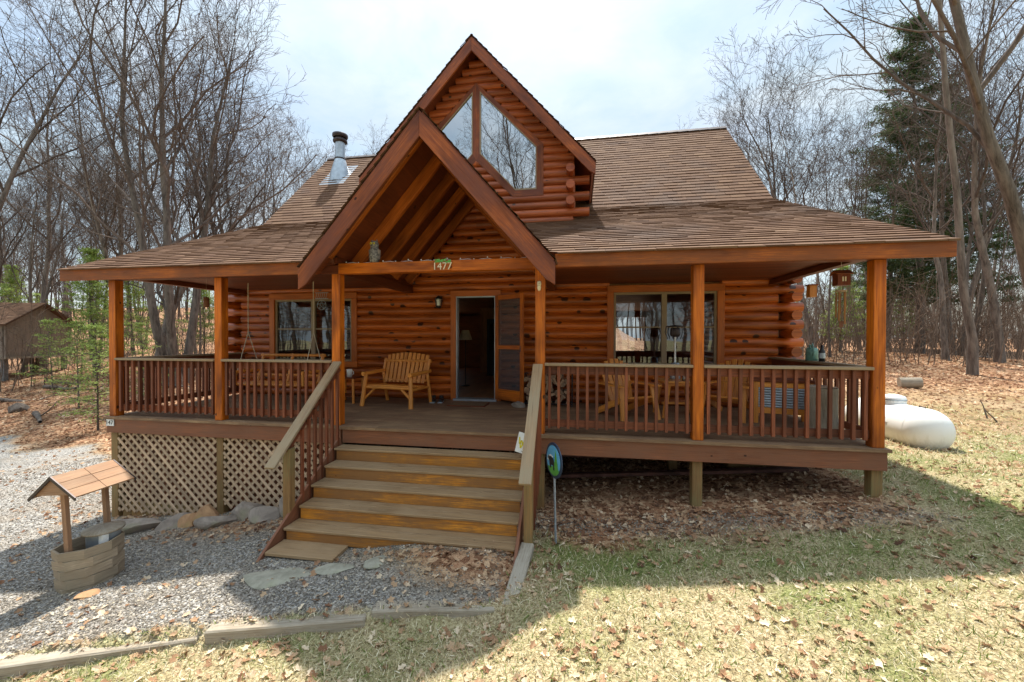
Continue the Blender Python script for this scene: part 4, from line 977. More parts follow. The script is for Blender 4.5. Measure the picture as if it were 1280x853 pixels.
# firewood
fw=[]
for v in range(3):
    m=MB(); random.seed(50+v)
    if v==0: m.tube([(0,0,0),(0,.36,0)],.062,10,wob=.1)
    elif v==1:
        pr=[(.075*math.cos(a),.075*math.sin(a)) for a in (-.2,.5,1.2,1.9,2.6)]+[(0,-.02)]
        m.poly([(x,0,z) for x,z in pr][::-1],.36,(0,-1,0),gdir=(1,0,0))
    else:
        pr=[(.07*math.cos(a),.07*math.sin(a)) for a in (.0,.6,1.3,2.1,3.14)]
        m.poly([(x,0,z) for x,z in pr][::-1],.36,(0,-1,0),gdir=(1,0,0))
    fw.append(m)
random.seed(5)
M['splitwood']=wood('split_firewood',(.34,.20,.11),(.60,.40,.25),.85,pvar=.7,weather=(.18,.11,.07),wamt=.55)
fr=thing('firewood_rack','black metal rack holding the firewood between the screen door and the railing','rack',(7.3,2.35,0))
for s in (-1,1): m=MB(); m.tube([(s*.47,-.12,0),(s*.47,-.12,.62)],.012,6); m.tube([(s*.47,.2,0),(s*.47,.2,.62)],.012,6); m.tube([(s*.47,-.12,.62),(s*.47,.2,.62)],.012,6); m.build('end_frame',M['black'],fr)
m=MB(); m.tube([(-.47,-.10,.05),(.47,-.10,.05)],.012,6); m.tube([(-.47,.18,.05),(.47,.18,.05)],.012,6); m.build('bottom_rail',M['black'],fr)
protos=[]
for rrow in range(6):
    for k in range(8):
        v=random.choice([0,1,2,1]); x=6.89+.113*k+(.05 if rrow%2 else 0)+random.uniform(-.012,.012); z=.125+.094*rrow
        if x>7.72 or (rrow==5 and k in (0,1,6)): continue
        if len(protos)<=v or True:
            pass
        key=('w',v)
        me_=bpy.data.meshes.get('split_log_%d'%v)
        if me_ is None:
            o=fw[v].build('firewood_log',M['splitwood']); o.data.name='split_log_%d'%v
        else: o=link('firewood_log',me_)
        o.location=(x,2.2+random.uniform(-.04,.04),z); o.rotation_euler=(0,random.uniform(0,6.28),random.uniform(-.05,.05)); s_=random.uniform(.82,1.0); o.scale=(s_,1,s_)
        tag(o,'split firewood log in the stack beside the open screen door','firewood','split logs stacked beside the screen door')
# interior things seen through the doorway
t=thing('floor_lamp','floor lamp with white cone shade inside the room left of the doorway','lamp',(4.80,5.1,0))
m=MB(); m.tube([(0,0,0),(0,0,1.3)],.012,6); m.lathe([(0,0),(.12,0),(.12,.02),(0,.03)],0,0,14); m.build('pole',M['darkmetal'],t); m=MB(); m.lathe([(.10,1.55),(.19,1.28)],0,0,18); m.build('lamp_shade',M['letter'],t)
t=thing('dark_cabinet','tall dark cabinet with glass door standing inside the hall','cabinet',(5.06,8.3,0))
m=MB(); m.box(-.35,.35,-.2,.25,0,2.0,'z'); m.build('cabinet_body',M['dkint'],t,.01); m=MB(); m.quad((-.27,-.205,.9),(.27,-.205,.9),(.27,-.205,1.85),(-.27,-.205,1.85)); m.build('glass_door',M['glass'],t); m=MB(); m.tube([(.29,-.22,.95),(.29,-.22,1.15)],.01,6); m.build('handle',M['galv'],t)
t=thing('dark_counter','low dark kitchen counter inside the doorway at the right','counter',(6.25,7.4,0))
m=MB(); m.box(-.3,.24,-.4,.6,0,.88,'z'); m.build('counter_body',M['dkint'],t); m=MB(); m.box(-.33,.24,-.43,.62,.88,.92); m.build('counter_top',M['ceil'],t)
t=thing('white_plate_sign','white plate with yellow flying letter emblem leaning on the right stair rail','sign',(7.16,-.30,-.06)); t.rotation_euler=(R(-4),R(12),R(-12))
m=MB(); m.box(-.085,.085,-.004,.004,-.135,.135,'z'); m.build('plate',M['white'],t,.002)
def flat(name,pts,mt,par,y=-.006): m=MB(); m.poly([(x,y,z) for x,z in pts],.002,(0,-1,0)); return m.build(name,mt,par)
E_=[(-.062,.075),(-.035,.075),(-.022,.015),(-.010,.05),(.006,.05),(.012,.015),(.022,.06),(.04,.06),(.020,-.045),(.004,-.045),(-.004,-.015),(-.014,-.045),(-.03,-.045)]
for k in range(1):
    m=MB()
    # W and V strokes
    for a,b_ in (((-.06,.07),(-.04,-.02)),((-.04,-.02),(-.02,.035)),((-.02,.035),(.002,-.02)),((.002,-.02),(.025,.07)),((-.035,-.0),(-.018,-.07)),((-.018,-.07),(.012,.0))):
        m.beam((a[0],-.0065,a[1]),(b_[0],-.0065,b_[1]),.018,.002,up=(0,1,0))
    m.build('emblem',M['paint_yellow'],t)
m=MB(); [m.beam((.05,-.0055,z),(.075,-.0055,z),.006,.002,up=(0,1,0)) for z in (.1,.085,-.06,-.08,-.1)]; m.beam((.0,-.0055,-.105),(.06,-.0055,-.105),.006,.002,up=(0,1,0)); m.build('small_lettering',M['darkmetal'],t)
# round garden sign with a bear
t=thing('round_garden_sign','round blue and green garden sign with a black bear on a grey stake','sign',(7.61,-.90,-.08),R(-64)); t.rotation_euler=(0,R(-3),R(-60))
m=MB(); n=28; rim=[(.205*math.cos(k*2*math.pi/n),.205*math.sin(k*2*math.pi/n)) for k in range(n)]
m.poly([(x,-.006,z) for x,z in rim],.012,(0,-1,0)); m.build('rim_disc',M['paint_navy'],t)
flat('sky_disc',[(x*.84,z*.84) for x,z in rim],M['paint_blue'],t,-.009)
low=[(x*.84,z*.84) for x,z in rim if z<-.07]; low=sorted(low,key=lambda p:p[0]); 
flat('grass_patch',[(-.145,-.09)]+low+[(.145,-.09),(.05,-.06),(-.05,-.075)],M['paint_green'],t,-.0115)
flat('tree_shape',[(.02,-.08),(.12,-.08),(.095,.02),(.085,.06),(.06,.13),(.045,.05)],M['paint_green'],t,-.0125)
flat('cloud_shape',[(-.15,-.02),(-.05,-.02),(.0,.04),(-.07,.06),(-.14,.03)],M['white'],t,-.0115)
flat('bear_shape',[(-.135,.02),(-.12,-.01),(-.10,-.02),(-.085,-.10),(-.06,-.10),(-.055,-.06),(-.0,-.06),(.0,-.11),(.03,-.11),(.03,-.03),(.01,.02),(-.05,.04),(-.09,.03),(-.11,.045)],M['paint_black'],t,-.0135)
m=MB(); m.beam((0,0,-.20),(0,0,-1.15),.03,.012,up=(0,1,0)); m.build('stake',M['grey'],t)
# ================================================================== YARD
wy=g(2.1,-1.7)
t=thing('wishing_well','small wooden wishing well with a gabled shingle roof on the gravel','wishing well',(2.22,-1.74,wy-.05),R(3)); t.rotation_euler=(0,R(-4),R(3))
for y in (-.425,.42):
    m=MB()
    for sgn in (-1,1): m.beam((0,y,1.385),(sgn*.445,y,1.145),.018,.035,up=(0,0,1))
    m.build('edge_trim',M['darkmetal'],t)
t.scale=(.68,.74,1.0)
n=8
for c_ in range(5):
    m=MB(); r0=.42+.006*c_; r1=.42+.006*(c_+1); z0=.012+.105*c_; off=(c_%2)*math.pi/n*.55
    for k in range(n):
        a0=2*math.pi*k/n+off; a1=2*math.pi*(k+1)/n+off
        def pt(a,r,z): return (r*math.cos(a),r*.9*math.sin(a),z)
        rr=random.random(); th=.035
        vs=[pt(a0,r0,z0),pt(a1,r0,z0),pt(a1,r1,z0+.10),pt(a0,r1,z0+.10),pt(a0,r0-th,z0),pt(a1,r0-th,z0),pt(a1,r1-th,z0+.10),pt(a0,r1-th,z0+.10)]
        L=.35
        m._add(vs,[(0,1,2,3),(5,4,7,6),(3,2,6,7),(4,5,1,0),(1,5,6,2),(4,0,3,7)],[[(0,0),(L,0),(L,.1),(0,.1)]]*2+[[(0,0),(L,0),(L,.04),(0,.04)]]*2+[[(0,0),(.04,0),(.04,.1),(0,.1)]]*2,rr)
    m.build('stave_ring',M['wellring'],t)
for y in (-.27,.27): m=MB(); m.box(-.04,.04,y-.03,y+.03,.05,1.24,'z'); m.build('post',M['wellwood'],t,.004)
for sgn in (-1,1):
    m=MB()
    for k in range(3):
        for q in range(2):
            y0=-.42+.42*q; a0=k*.165; a1=(k+1)*.165-.006; dn=Vector((sgn*.88,0,-.475)); nn=Vector((sgn*.475,0,.88))
            A=Vector((0,y0,1.40))+dn*a0+nn*(.012*(3-k)*0+.0); B=Vector((0,y0,1.40))+dn*a1
            pts=[A,B,B+Vector((0,.414,0)),A+Vector((0,.414,0))]
            if sgn<0: pts=pts[::-1]
            m.poly(pts,.018,nn,gdir=(0,1,0))
    m.build('roof_board',M['wellwood'],t,.002)
for y in (-.40,.38): m=MB(); m.poly([(-.36,y,1.185),(.36,y,1.185),(0,y,1.375)],.02,(0,-1,0),gdir=(1,0,0)); m.build('gable_board',M['wellwood'],t)
m=MB()

t=thing('white_bucket','white metal bucket under a grey lid inside the wishing well','bucket',(2.25,-1.64,wy+.24))
m=MB(); m.lathe([(0,0),(.14,0),(.155,.33)],0,0,20); m.build('bucket_body',M['galv'],t); m=MB(); m.lathe([(.155,.33),(.19,.33),(.19,.355),(.1,.375),(0,.38)],0,0,22); m.build('lid',M['oldwood'],t)
m=MB(); m.box(.10,.16,-.12,-.06,.14,.33,'z'); m.build('side_label',M['white'],t)
# boulders along the lattice
for i,(x,y,s,mt,rz,ti,lb) in enumerate([
    (1.10,-.47,(.52,.22,.17),'rock',.35,-.12,'long flat grey boulder at the left end of the rock row beside the well roof'),
    (1.72,-.34,(.26,.15,.13),'rock',.7,.15,'narrow tilted slab second from the left in the rock row'),
    (1.98,-.30,(.22,.17,.14),'rock2',.2,.1,'small rusty brown rock low in the middle of the row'),
    (2.28,-.30,(.30,.22,.20),'rock2',-.3,-.1,'orange brown leaning boulder in front of the lattice centre post'),
    (2.55,-.42,(.30,.16,.13),'rock',.4,.1,'grey rock lying against the orange boulder'),
    (2.85,-.18,(.36,.24,.20),'rock',.1,-.05,'big rounded grey boulder under the right lattice panel'),
    (3.30,-.34,(.28,.20,.15),'rock',-.5,.1,'dark grey rock half covered with leaves right of the big boulder'),
    (3.62,-.20,(.16,.15,.25),'rock',.3,.05,'upright knobbly grey rock below the stair rail'),
    (3.92,-.46,(.30,.16,.16),'rock',-.15,.2,'last boulder of the row touching the stair stringer')]):
    rock('boulder',lb,'boulder',(x,y,g(x,y)+s[2]*.38),s,20+i,M[mt],rz,(ti,.1*((-1)**i)))
for i,(x,y,sx,sy,lb) in enumerate([(4.80,-1.88,.40,.20,'long grey flagstone below the left corner of the steps'),(5.35,-1.66,.26,.15,'mossy green flagstone in the gravel below the middle of the steps'),(5.72,-1.55,.16,.12,'small mossy flagstone against the bottom stair riser')]):
    o=rock('flagstone',lb,'flagstone',(x,y,g(x,y)+.005),(sx,sy,.035),60+i,M['flag'],.1+.2*i,(0,0))
rock('flat_brown_stone','flat tan stone lying alone on gravel right of the wishing well','stone',(2.62,-2.05,g(2.62,-2.05)+.01),(.13,.09,.03),77,M['rock2'],.3)
# landscape timbers
def timber(lb,a,b_,w_=.16,h_=.15,o=0):
    m=MB(); n=6
    pa=Vector((a[0],a[1],a[2])); pb=Vector((b_[0],b_[1],b_[2]))
    m.beam(pa-Vector((0,0,h_/2)),pb-Vector((0,0,h_/2)),w_,h_); ob=m.build('landscape_timber',M['oldwood'],None,.012); return tag(ob,lb,'timber')
timber('weathered timber running down from the right stair newel to the lawn',(7.33,-1.10,-.95),(7.27,-1.98,-1.08),.15,.2)
timber('short dark timber lying across below the gravel in front of the steps',(6.05,-2.18,-1.10),(7.14,-1.98,-1.09),.15,.17)
timber('middle mossy timber stepping up between gravel and lawn',(4.72,-2.56,-1.17),(6.02,-2.24,-1.13),.16,.18)
timber('long pale timber edging the gravel at the lower left corner',(1.0,-3.50,-1.58),(4.66,-2.58,-1.23),.14,.17)
# things under the deck
def plank(lb,a,b_,w_=.14,h_=.04,mt='rust'):
    m=MB(); m.beam(a,b_,w_,h_); return tag(m.build('loose_board',M[mt],None,.004),lb,'board')
plank('upper rusty red board lying on dirt under the right deck',(7.6,1.50,-.72),(11.2,1.42,-.60),.12,.05)
plank('lower rusty red board lying on dirt under the right deck',(7.5,.95,-.90),(11.3,1.10,-.63),.12,.05)
plank('short pale board leaning under the deck near the wall',(8.7,2.1,-.55),(10.5,2.2,-.50),.2,.03,'oldwood')
m=MB(); m.poly([(0,0,0),(.62,0,0),(.60,0,.17),(.10,0,.17)][::1],.28,(0,-1,0)); o=m.build('wood_wedge',M['postlow'],None,.01); o.location=(10.25,1.35,g(10.4,1.3)+.01); tag(o,'wedge shaped wooden block under the right end of the deck','wood block')
# propane tank
ne=spot(1166,7.0); fe=spot(1078,8.6); tcx,tcy=(ne[0]+fe[0])/2,(ne[1]+fe[1])/2; trz=math.atan2(ne[1]-fe[1],ne[0]-fe[0]); tz=-.72+.40
t=thing('propane_tank','large white propane tank lying on the grass beyond the right corner','propane tank',(tcx,tcy,tz),trz); t.scale=(.80,.80,.80)
# axis along local x
m=MB(); prof=[(0,-1.55)]; nn_=9; r_t=.50
pts=[];rad=[]
for k in range(nn_+1): a=math.pi/2*k/nn_; pts.append((-.85-.42*math.cos(a),0,0)); rad.append(max(.01,r_t*math.sin(a)))
for k in range(nn_,-1,-1): a=math.pi/2*k/nn_; pts.append((.85+.42*math.cos(a),0,0)); rad.append(max(.01,r_t*math.sin(a)))
m.tube(pts,rad,40); m.build('tank_shell',M['tank'],t)
for x in (-.85,.85): m=MB(); m.tube([(x-.012,0,0),(x+.012,0,0)],.503,40,False); m.build('weld_seam',M['tank'],t)
m=MB(); m.poly([(.1,-.505,.12),(.42,-.505,.12),(.42,-.50,.22),(.1,-.50,.22)],.004,(0,-1,0)); m.build('warning_label',M['galv'],t)
m=MB(); m.lathe([(.24,.44),(.24,.60),(.22,.66),(.10,.70),(0,.705)],0,0,24); m.build('valve_dome',M['white'],t)
m=MB(); m.lathe([(.246,.56),(.25,.57),(.25,.585),(.246,.595)],0,0,24); m.build('dome_hinge_band',M['galv'],t)
for x in (-.65,.65): m=MB(); m.box(x-.05,x+.05,-.3,.3,-.62,-.42,'y'); m.build('foot',M['darkmetal'],t)
m=MB(); m.tube([(.70,0,.495),(.70,0,.53),(.85,0,.52),(.85,0,.49)],.012,6); m.build('lifting_lug',M['darkmetal'],t)
for px_,dep,lb in ((1138,13.5,'grey cut log block standing among leaves behind the propane tank'),):
    x,y=spot(px_,dep); m=MB(); m.tube([(-.28,0,.16),(.28,0,.20)],[.19,.18],14,wob=.03); o=m.build('cut_log',M['oldwood']); o.location=(x,y,g(x,y)); o.rotation_euler=(0,0,-.3); tag(o,lb,'log')
# shed
sx,sy=spot(2,23.5); sz=g(sx,sy)
t=thing('garden_shed','brown boarded shed with a shingle roof among the trees at far left','shed',(sx-.6,sy,sz+.85),R(14))
M['shedwall']=wood('shed_siding',(.20,.155,.12),(.32,.255,.20),.85,pvar=.3)
for (x0,x1,y0,y1) in ((-2.6,2.6,-1.8,-1.72),(-2.6,2.6,1.72,1.8)):
    m=MB(); k=x0
    while k<x1-.01: m.box(k,k+.195,y0,y1,.45,2.45,'z'); k+=.2
    m.build('wall',M['shedwall'],t)
for x in (-2.6,2.52): m=MB(); m.poly([(x,-1.8,.45),(x,1.8,.45),(x,1.8,2.45),(x,0,3.6),(x,-1.8,2.45)],.08,(1,0,0),gdir=(0,0,1)); m.build('wall',M['shedwall'],t)
m=MB(); m.box(-2.65,2.65,-1.85,1.85,.33,.45); m.build('floor_frame',M['oldwood'],t)
m=MB()
for sgn in (-1,1): courses(m,(0,sgn*2.1,2.27),Vector((0,-sgn*2.1,1.34)),Vector((0,sgn*1.34,2.1)),2.49,lambda v:[(-2.9,2.9)],xdir=Vector((1,0,0)))
for sgn in (-1,1): m.poly([(-2.9,sgn*2.1,2.26),(2.9,sgn*2.1,2.26),(2.9,0,3.6),(-2.9,0,3.6)][::-sgn],.08,(0,sgn*1.34,2.1))
m.build('roof',M['shingle'],t)
for x in (-2.3,0,2.3):
    for y in (-1.6,1.6): m=MB(); m.box(x-.1,x+.1,y-.1,y+.1,-2.2,.34,'z'); m.build('pier',M['block'],t)
# ================================================================== TREES
class TB:
    def __init__(s): s.V=[]; s.F=[]
    def tube(s,pts,rad,n):
        b=len(s.V); m=len(pts); prev=None
        for i,p in enumerate(pts):
            d=(pts[min(i+1,m-1)]-pts[max(i-1,0)]).normalized()
            if prev is None:
                a=Vector((0,0,1)) if abs(d.z)<.9 else Vector((1,0,0)); sd=d.cross(a).normalized()
            else:
                sd=(prev-d*prev.dot(d)); sd=sd.normalized() if sd.length>1e-6 else d.orthogonal().normalized()
            prev=sd; up=d.cross(sd); r=rad[i]
            for k in range(n):
                t=2*math.pi*k/n; s.V.append(tuple(p+(sd*math.cos(t)+up*math.sin(t))*r))
        for i in range(m-1):
            for k in range(n):
                j=(k+1)%n; s.F.append((b+i*n+k,b+i*n+j,b+(i+1)*n+j,b+(i+1)*n+k))
    def mesh(s,name,mat_,smooth=True): return mesh_np(name,np.array(s.V),np.array(s.F),mat_,smooth=smooth)
def grow(rs,p,d,L,r,nseg,wander,up,taper=.35):
    pts=[p.copy()];rad=[r]; dd=d.copy()
    for i in range(nseg):
        dd=(dd+Vector((rs.gauss(0,wander),rs.gauss(0,wander),rs.gauss(0,wander)+up))).normalized()
        pts.append(pts[-1]+dd*L/nseg); rad.append(r*(1-(1-taper)*(i+1)/nseg))
    return pts,rad
def bare_tree(seed,H=20,r0=.25,first=.35,n1=14,spread=.9,forks=1,twigs=True,minr=.0065,dens=1.):
    rs=random.Random(seed); T=TB(); Cc=TB()
    stems=[]
    base=Vector((0,0,-.5))
    if forks==1: stems.append((base,Vector((rs.uniform(-.08,.08),rs.uniform(-.08,.08),1)).normalized(),H,r0))
    else:
        for k in range(forks):
            a=rs.uniform(0,6.28) if k==0 else a+6.28/forks+rs.uniform(-.4,.4); stems.append((base+Vector((math.cos(a)*r0*.7,math.sin(a)*r0*.7,0)),Vector((math.cos(a)*.16,math.sin(a)*.16,1)).normalized(),H*rs.uniform(.8,1),r0*.75))
    def child_dir(axis,ang,az):
        o=axis.orthogonal().normalized(); q=axis.cross(o); return (axis*math.cos(ang)+(o*math.cos(az)+q*math.sin(az))*math.sin(ang)).normalized()
    def rec(pts,rad,L,lvl,n):
        m=len(pts)-1; az=rs.uniform(0,6.28)
        for k in range(n):
            t=.18+.82*(k+rs.random())/n if lvl>1 else first+(1-first)*(k+rs.random()*.8)/n
            f=min(t*m,m-.01); i=int(f); p=pts[i].lerp(pts[i+1],f-i); ax=(pts[i+1]-pts[i]).normalized(); az+=2.4+rs.uniform(-.5,.5)
            rr=(rad[i]+(rad[i+1]-rad[i])*(f-i))
            ang=rs.uniform(.45,.95)*(spread if lvl==1 else .9); 
            l=L*(rs.uniform(.34,.55) if lvl==1 else rs.uniform(.36,.62))*(1.15-.6*t if lvl==1 else 1.1-.5*t)
            cr=max(minr,rr*rs.uniform(.38,.62) if lvl==1 else rr*.55)
            d=child_dir(ax,ang,az)
            if lvl==1: P_,R_=grow(rs,p,d,l,cr,6,.17,.10); Cc.tube(P_,[max(minr,q) for q in R_],6); rec(P_,R_,l,2,int(7*dens))
            elif lvl==2: P_,R_=grow(rs,p,d,l,cr,4,.18,.07); Cc.tube(P_,[max(minr,q) for q in R_],4); rec(P_,R_,l,3,int(6*dens))
            elif lvl==3: P_,R_=grow(rs,p,d,max(.35,l),cr,3,.2,.05); Cc.tube(P_,[max(minr,q) for q in R_],3); 
            if lvl==3 and twigs: rec(P_,R_,max(.35,l),4,3)
            elif lvl==4: P_,R_=grow(rs,p,d,max(.22,l),minr,2,.2,.03,1.); Cc.tube(P_,R_,3)
    for p,d,h,r in stems:
        P_,R_=grow(rs,p,d,h,r,12,.055,.03,.12); R_[0]*=1.35; T.tube(P_,R_,9); rec(P_,R_,h,1,n1)
    return T.mesh('trunk_mesh',M['bark']),Cc.mesh('branch_mesh',M['twig'])
def tree_root(name,label,group,loc,rz,sc,tr,cr,tilt=(0,0)):
    t=thing(name,label,'tree',loc,rz,group); link('trunk',tr,t); link('crown',cr,t); t.scale=sc if hasattr(sc,'__len__') else (sc,)*3
    t.rotation_euler=(tilt[0],tilt[1],rz); return t
VAR=[bare_tree(1,20,.20,.38,13,.75),bare_tree(2,22,.20,.48,12,.7),bare_tree(3,18,.17,.34,14,.85),bare_tree(4,21,.22,.38,11,.8,2),bare_tree(5,19,.12,.5,11,.65),bare_tree(6,17,.10,.45,11,.7),bare_tree(7,19,.11,.5,10,.8),bare_tree(8,16,.085,.4,10,.8)]
BIG=[bare_tree(21,21,.27,.26,14,.8,3,dens=1.15),bare_tree(22,21,.32,.24,16,.9,1,dens=1.15)]
def place(px,dep,vi,sc,label,group=None,rz=None,name='bare_tree',var=None,tilt=(0,0)):
    x,y=spot(px,dep); tr,cr=(var or VAR)[vi]; return tree_root(name,label,group,(x,y,g(x,y)),random.uniform(0,6.28) if rz is None else rz,sc,tr,cr,tilt)
random.seed(99)
# trees one can point to
place(222,19.5,0,1.05,'big spreading double trunked oak rising behind the left end of the roof',rz=.6,var=BIG,name='oak_tree')
place(190,20.5,1,.72,'thick grey trunk standing left of the big double oak behind the porch',rz=2.,var=BIG,name='oak_tree')
place(150,25,3,1.0,'forked bare tree rising just left of the big oak',rz=1.)
place(-22,19,1,.92,'dark bare tree cut off by the left edge of the picture',rz=3.)
place(52,27,0,.98,'bare tree with a wide crown above the shed roof',rz=5.)
place(300,33,2,1.1,'rounded bare tree standing over the left roof slope',rz=2.2)
place(375,38,3,.98,'bare tree showing left of the metal chimney flue',rz=.3)
place(480,44,1,.95,'pale bare tree top between chimney flue and dormer roof',rz=4)
place(868,40,1,.92,'small bare tree top above the middle of the right ridge',rz=1.1)
place(955,30,0,.92,'slender bare tree just right of the roof ridge end',rz=2.6)
place(1018,26,2,1.0,'bare tree with crooked limbs right of the roof slope',rz=.2)
place(1213,16.5,4,1.3,'leaning oak rising from the leaf covered ground right of the propane tank',rz=.0,var=VAR,name='oak_tree',tilt=(0,R(-7)))
place(1325,13.,0,1.1,'heavy bare trunk leaning left across the upper right corner',rz=.25,var=VAR,tilt=(R(3),R(-20)))
place(1196,24,3,1.05,'twin trunked bare tree just right of the tall pine',rz=2.)
place(1250,20,2,1.1,'bare tree crowding the right edge behind the leaning trunk',rz=1.3)
# rows of forest trees
def forest(specs,label,group,name='bare_tree'):
    for px_,dep in specs:
        vi=random.choice([0,1,2,3,4,5,6,7,4,5,6,7]); place(px_,dep,vi,random.uniform(.55,.82)*(1+.004*dep),label,group,name=name)
L1=[(random.uniform(-20,330),random.uniform(22,34)) for _ in range(17)]
L2=[(random.uniform(-20,520),random.uniform(34,62)) for _ in range(32)]
forest(L1,'slim bare tree in the near woods on the hillside left of the cabin','near woods on the left hillside')
forest(L2,'thin bare tree deep in the woods behind the left half of the cabin','deep woods behind the left of the cabin')
R1=[(random.uniform(960,1300),random.uniform(20,33)) for _ in range(16)]
R2=[(random.uniform(790,1300),random.uniform(34,62)) for _ in range(32)]
R1=[(a,b_) for a,b_ in R1 if not (1060<a<1175 and b_<30)]
forest(R1,'slim bare tree in the open woods right of the cabin','near woods on the right')
forest(R2,'thin bare tree deep in the woods behind the right half of the cabin','deep woods behind the right of the cabin')
B1=[(random.uniform(-30,38),random.uniform(-38,-19)) for _ in range(44)]
B1+=[(random.uniform(-8,9),random.uniform(-27,-17)) for _ in range(5)]
for x,y in B1:
    vi=random.choice([0,1,2,3,4,5]); tr,cr=VAR[vi]; tree_root('bare_tree','bare tree across the lawn facing the cabin, mirrored in its windows','trees facing the cabin',(x,y,g(x,max(y,-14))),random.uniform(0,6),random.uniform(.8,1.0),tr,cr)
# far wood: one mass
def far_wood(seed,count,front,label):
    rs=random.Random(seed); T=TB()
    for k in range(count):
        px_=rs.uniform(-160,1440) if k<520 else rs.choice([rs.uniform(-1100,-100),rs.uniform(1380,2500)]); dep=rs.uniform(58,125) if k<520 else rs.uniform(34,90)
        if 540<px_<760 and rs.random()<.6: continue
        x,y=spot(px_,dep)
        if front: x,y=rs.uniform(-70,80),rs.uniform(-75,-36)
        z=g(x,min(y,75)) if not front else g(x,-20); H=rs.uniform(9,15); r=rs.uniform(.09,.2)
        P_,R_=grow(rs,Vector((x,y,z-.5)),Vector((rs.uniform(-.1,.1),0,1)).normalized(),H,r,5,.05,.02,.2); T.tube(P_,R_,4)
        for q in range(16):
            t=.3+.7*rs.random(); i=min(4,int(t*5)); p=P_[i].lerp(P_[i+1],t*5-i); a=rs.uniform(0,6.28); d=Vector((math.cos(a)*.6,math.sin(a)*.6,.8)).normalized(); l=H*rs.uniform(.12,.28)
            B_,S_=grow(rs,p,d,l,max(.025,r*.3),3,.15,.08,.4); T.tube(B_,[max(.02,q_) for q_ in S_],3)
            for w_ in range(4):
                pp=B_[rs.randint(1,3)]; dd=(d+Vector((rs.gauss(0,.6),rs.gauss(0,.6),rs.gauss(.2,.4)))).normalized(); B2,S2=grow(rs,pp,dd,l*.5,.018,2,.15,.03,1.); T.tube(B2,S2,3)
    o=link('far_wood',T.mesh('far_wood',M['twig'])); tag(o,label,'woods',kind='stuff')
far_wood(77,840,False,'distant leafless woods reading as one grey brown mass')
far_wood(78,330,True,'leafless woods across the lawn, mirrored in the cabin windows')
# undergrowth brush: thin saplings and twigs between trunks
def brush():
    rs=random.Random(31); T=TB()
    for k in range(1500):
        px_=rs.choice([rs.uniform(-30,330),rs.uniform(985,1310),rs.uniform(985,1310)]); dep=rs.uniform(19,52); 
        x,y=spot(px_,dep); z=g(x,y); H=rs.uniform(1.,5.5)
        P_,R_=grow(rs,Vector((x,y,z-.1)),Vector((rs.gauss(0,.2),rs.gauss(0,.2),1)).normalized(),H,.008+.004*H,4,.1,.02,.4); T.tube(P_,R_,3)
        for q in range(7):
            i=rs.randint(1,3); d=Vector((rs.gauss(0,.7),rs.gauss(0,.7),.6)).normalized(); B_,S_=grow(rs,P_[i].lerp(P_[i+1],rs.random()),d,H*rs.uniform(.15,.4),.007,2,.15,.05,1.); T.tube(B_,S_,3)
    M['brushwood']=bark_mat('brush_bark',(.10,.07,.05),(.24,.17,.125)); tag(link('brush',T.mesh('brush',M['brushwood'])),'tangled leafless undergrowth between the tree trunks','undergrowth',kind='stuff')
brush()
# conifers
def conifer(seed,H,r0,z0,Rmax,nb,droop,needle,clump,size,flat=.35,name='conifer',tuft=26):
    rs=random.Random(seed); nr=np.random.RandomState(seed); T=TB(); P_,R_=grow(rs,Vector((0,0,-.4)),Vector((0,0,1)),H,r0,10,.012,.02,.08); T.tube(P_,R_,8)
    pos=[];B=TB()
    for k in range(nb):
        t=(k+rs.random())/nb; z=z0+(H-z0)*t**.95; fr=(z-z0)/(H-z0)
        L=Rmax*(1-fr)**.75*rs.uniform(.55,1.1)*(min(1,.55+fr*3)); L=max(L,.12*Rmax)
        a=rs.uniform(0,6.28); f=min((z+.4)/H*10,9.99); i=int(f); p=P_[i].lerp(P_[i+1],f-i)
        d=Vector((math.cos(a),math.sin(a),.12-droop+.5*fr)).normalized(); Q,S_=grow(rs,p,d,L,max(.012,r0*.14*(1-fr)+.01),5,.07,.02,.3); B.tube(Q,S_,4)
        nt_=int(tuft*(.35+L/Rmax))
        for q in range(nt_):
            s=(.22+.78*rs.random()**.7); ff=min(s*5,4.99); j=int(ff); c=Q[j].lerp(Q[j+1],ff-j); lat=L*.26*(1.15-s)+.05*Rmax
            side=Vector((-math.sin(a),math.cos(a),0)); c=c+side*rs.gauss(0,lat*.6)+Vector((0,0,rs.gauss(0,.02*Rmax)-.01*Rmax)); pos.append((c,rs.random()))
    pc=np.array([list(c) for c,_ in pos]); n=len(pc)
    cc=np.repeat(pc,clump,0)+nr.normal(0,size*1.25,(n*clump,3))*np.array([1,1,flat]); m_=n*clump
    tv=[(-.16,0,0),(.16,0,0),(.12,1,.1),(-.12,1,.1)]
    rt=rots(m_,.55,nr); sz=nr.uniform(.6,1.3,m_)*size; pr=np.clip(np.repeat(nr.uniform(0,1,n),clump)*.7+nr.uniform(0,.3,m_),0,1)
    tvn=np.array(tv); V=(np.einsum('nij,mj->nmi',rt,tvn)*sz[:,None,None]+cc[:,None,:]).reshape(-1,3); F=(np.array([(0,1,2,3)])[None]+(np.arange(m_)*4)[:,None,None]).reshape(-1,4)
    return T.mesh('trunk_mesh',M['bark']), B.mesh('limb_mesh',M['bark']), mesh_np('needle_mesh',V,F,needle,np.repeat(pr,4))
def con_root(name,label,group,loc,rz,sc,ms):
    t=thing(name,label,'tree',loc,rz,group); link('trunk',ms[0],t); link('limbs',ms[1],t); link('crown',ms[2],t); t.scale=(sc,)*3; return t
pine=conifer(5,25,.30,4.,6.8,140,.02,M['pine'],18,.17,.16,tuft=34)
hem=[conifer(k,3.6,.035,.25,1.15,70,.12,M['hemlock'],4,.06,.25,tuft=13) for k in (8,9)]
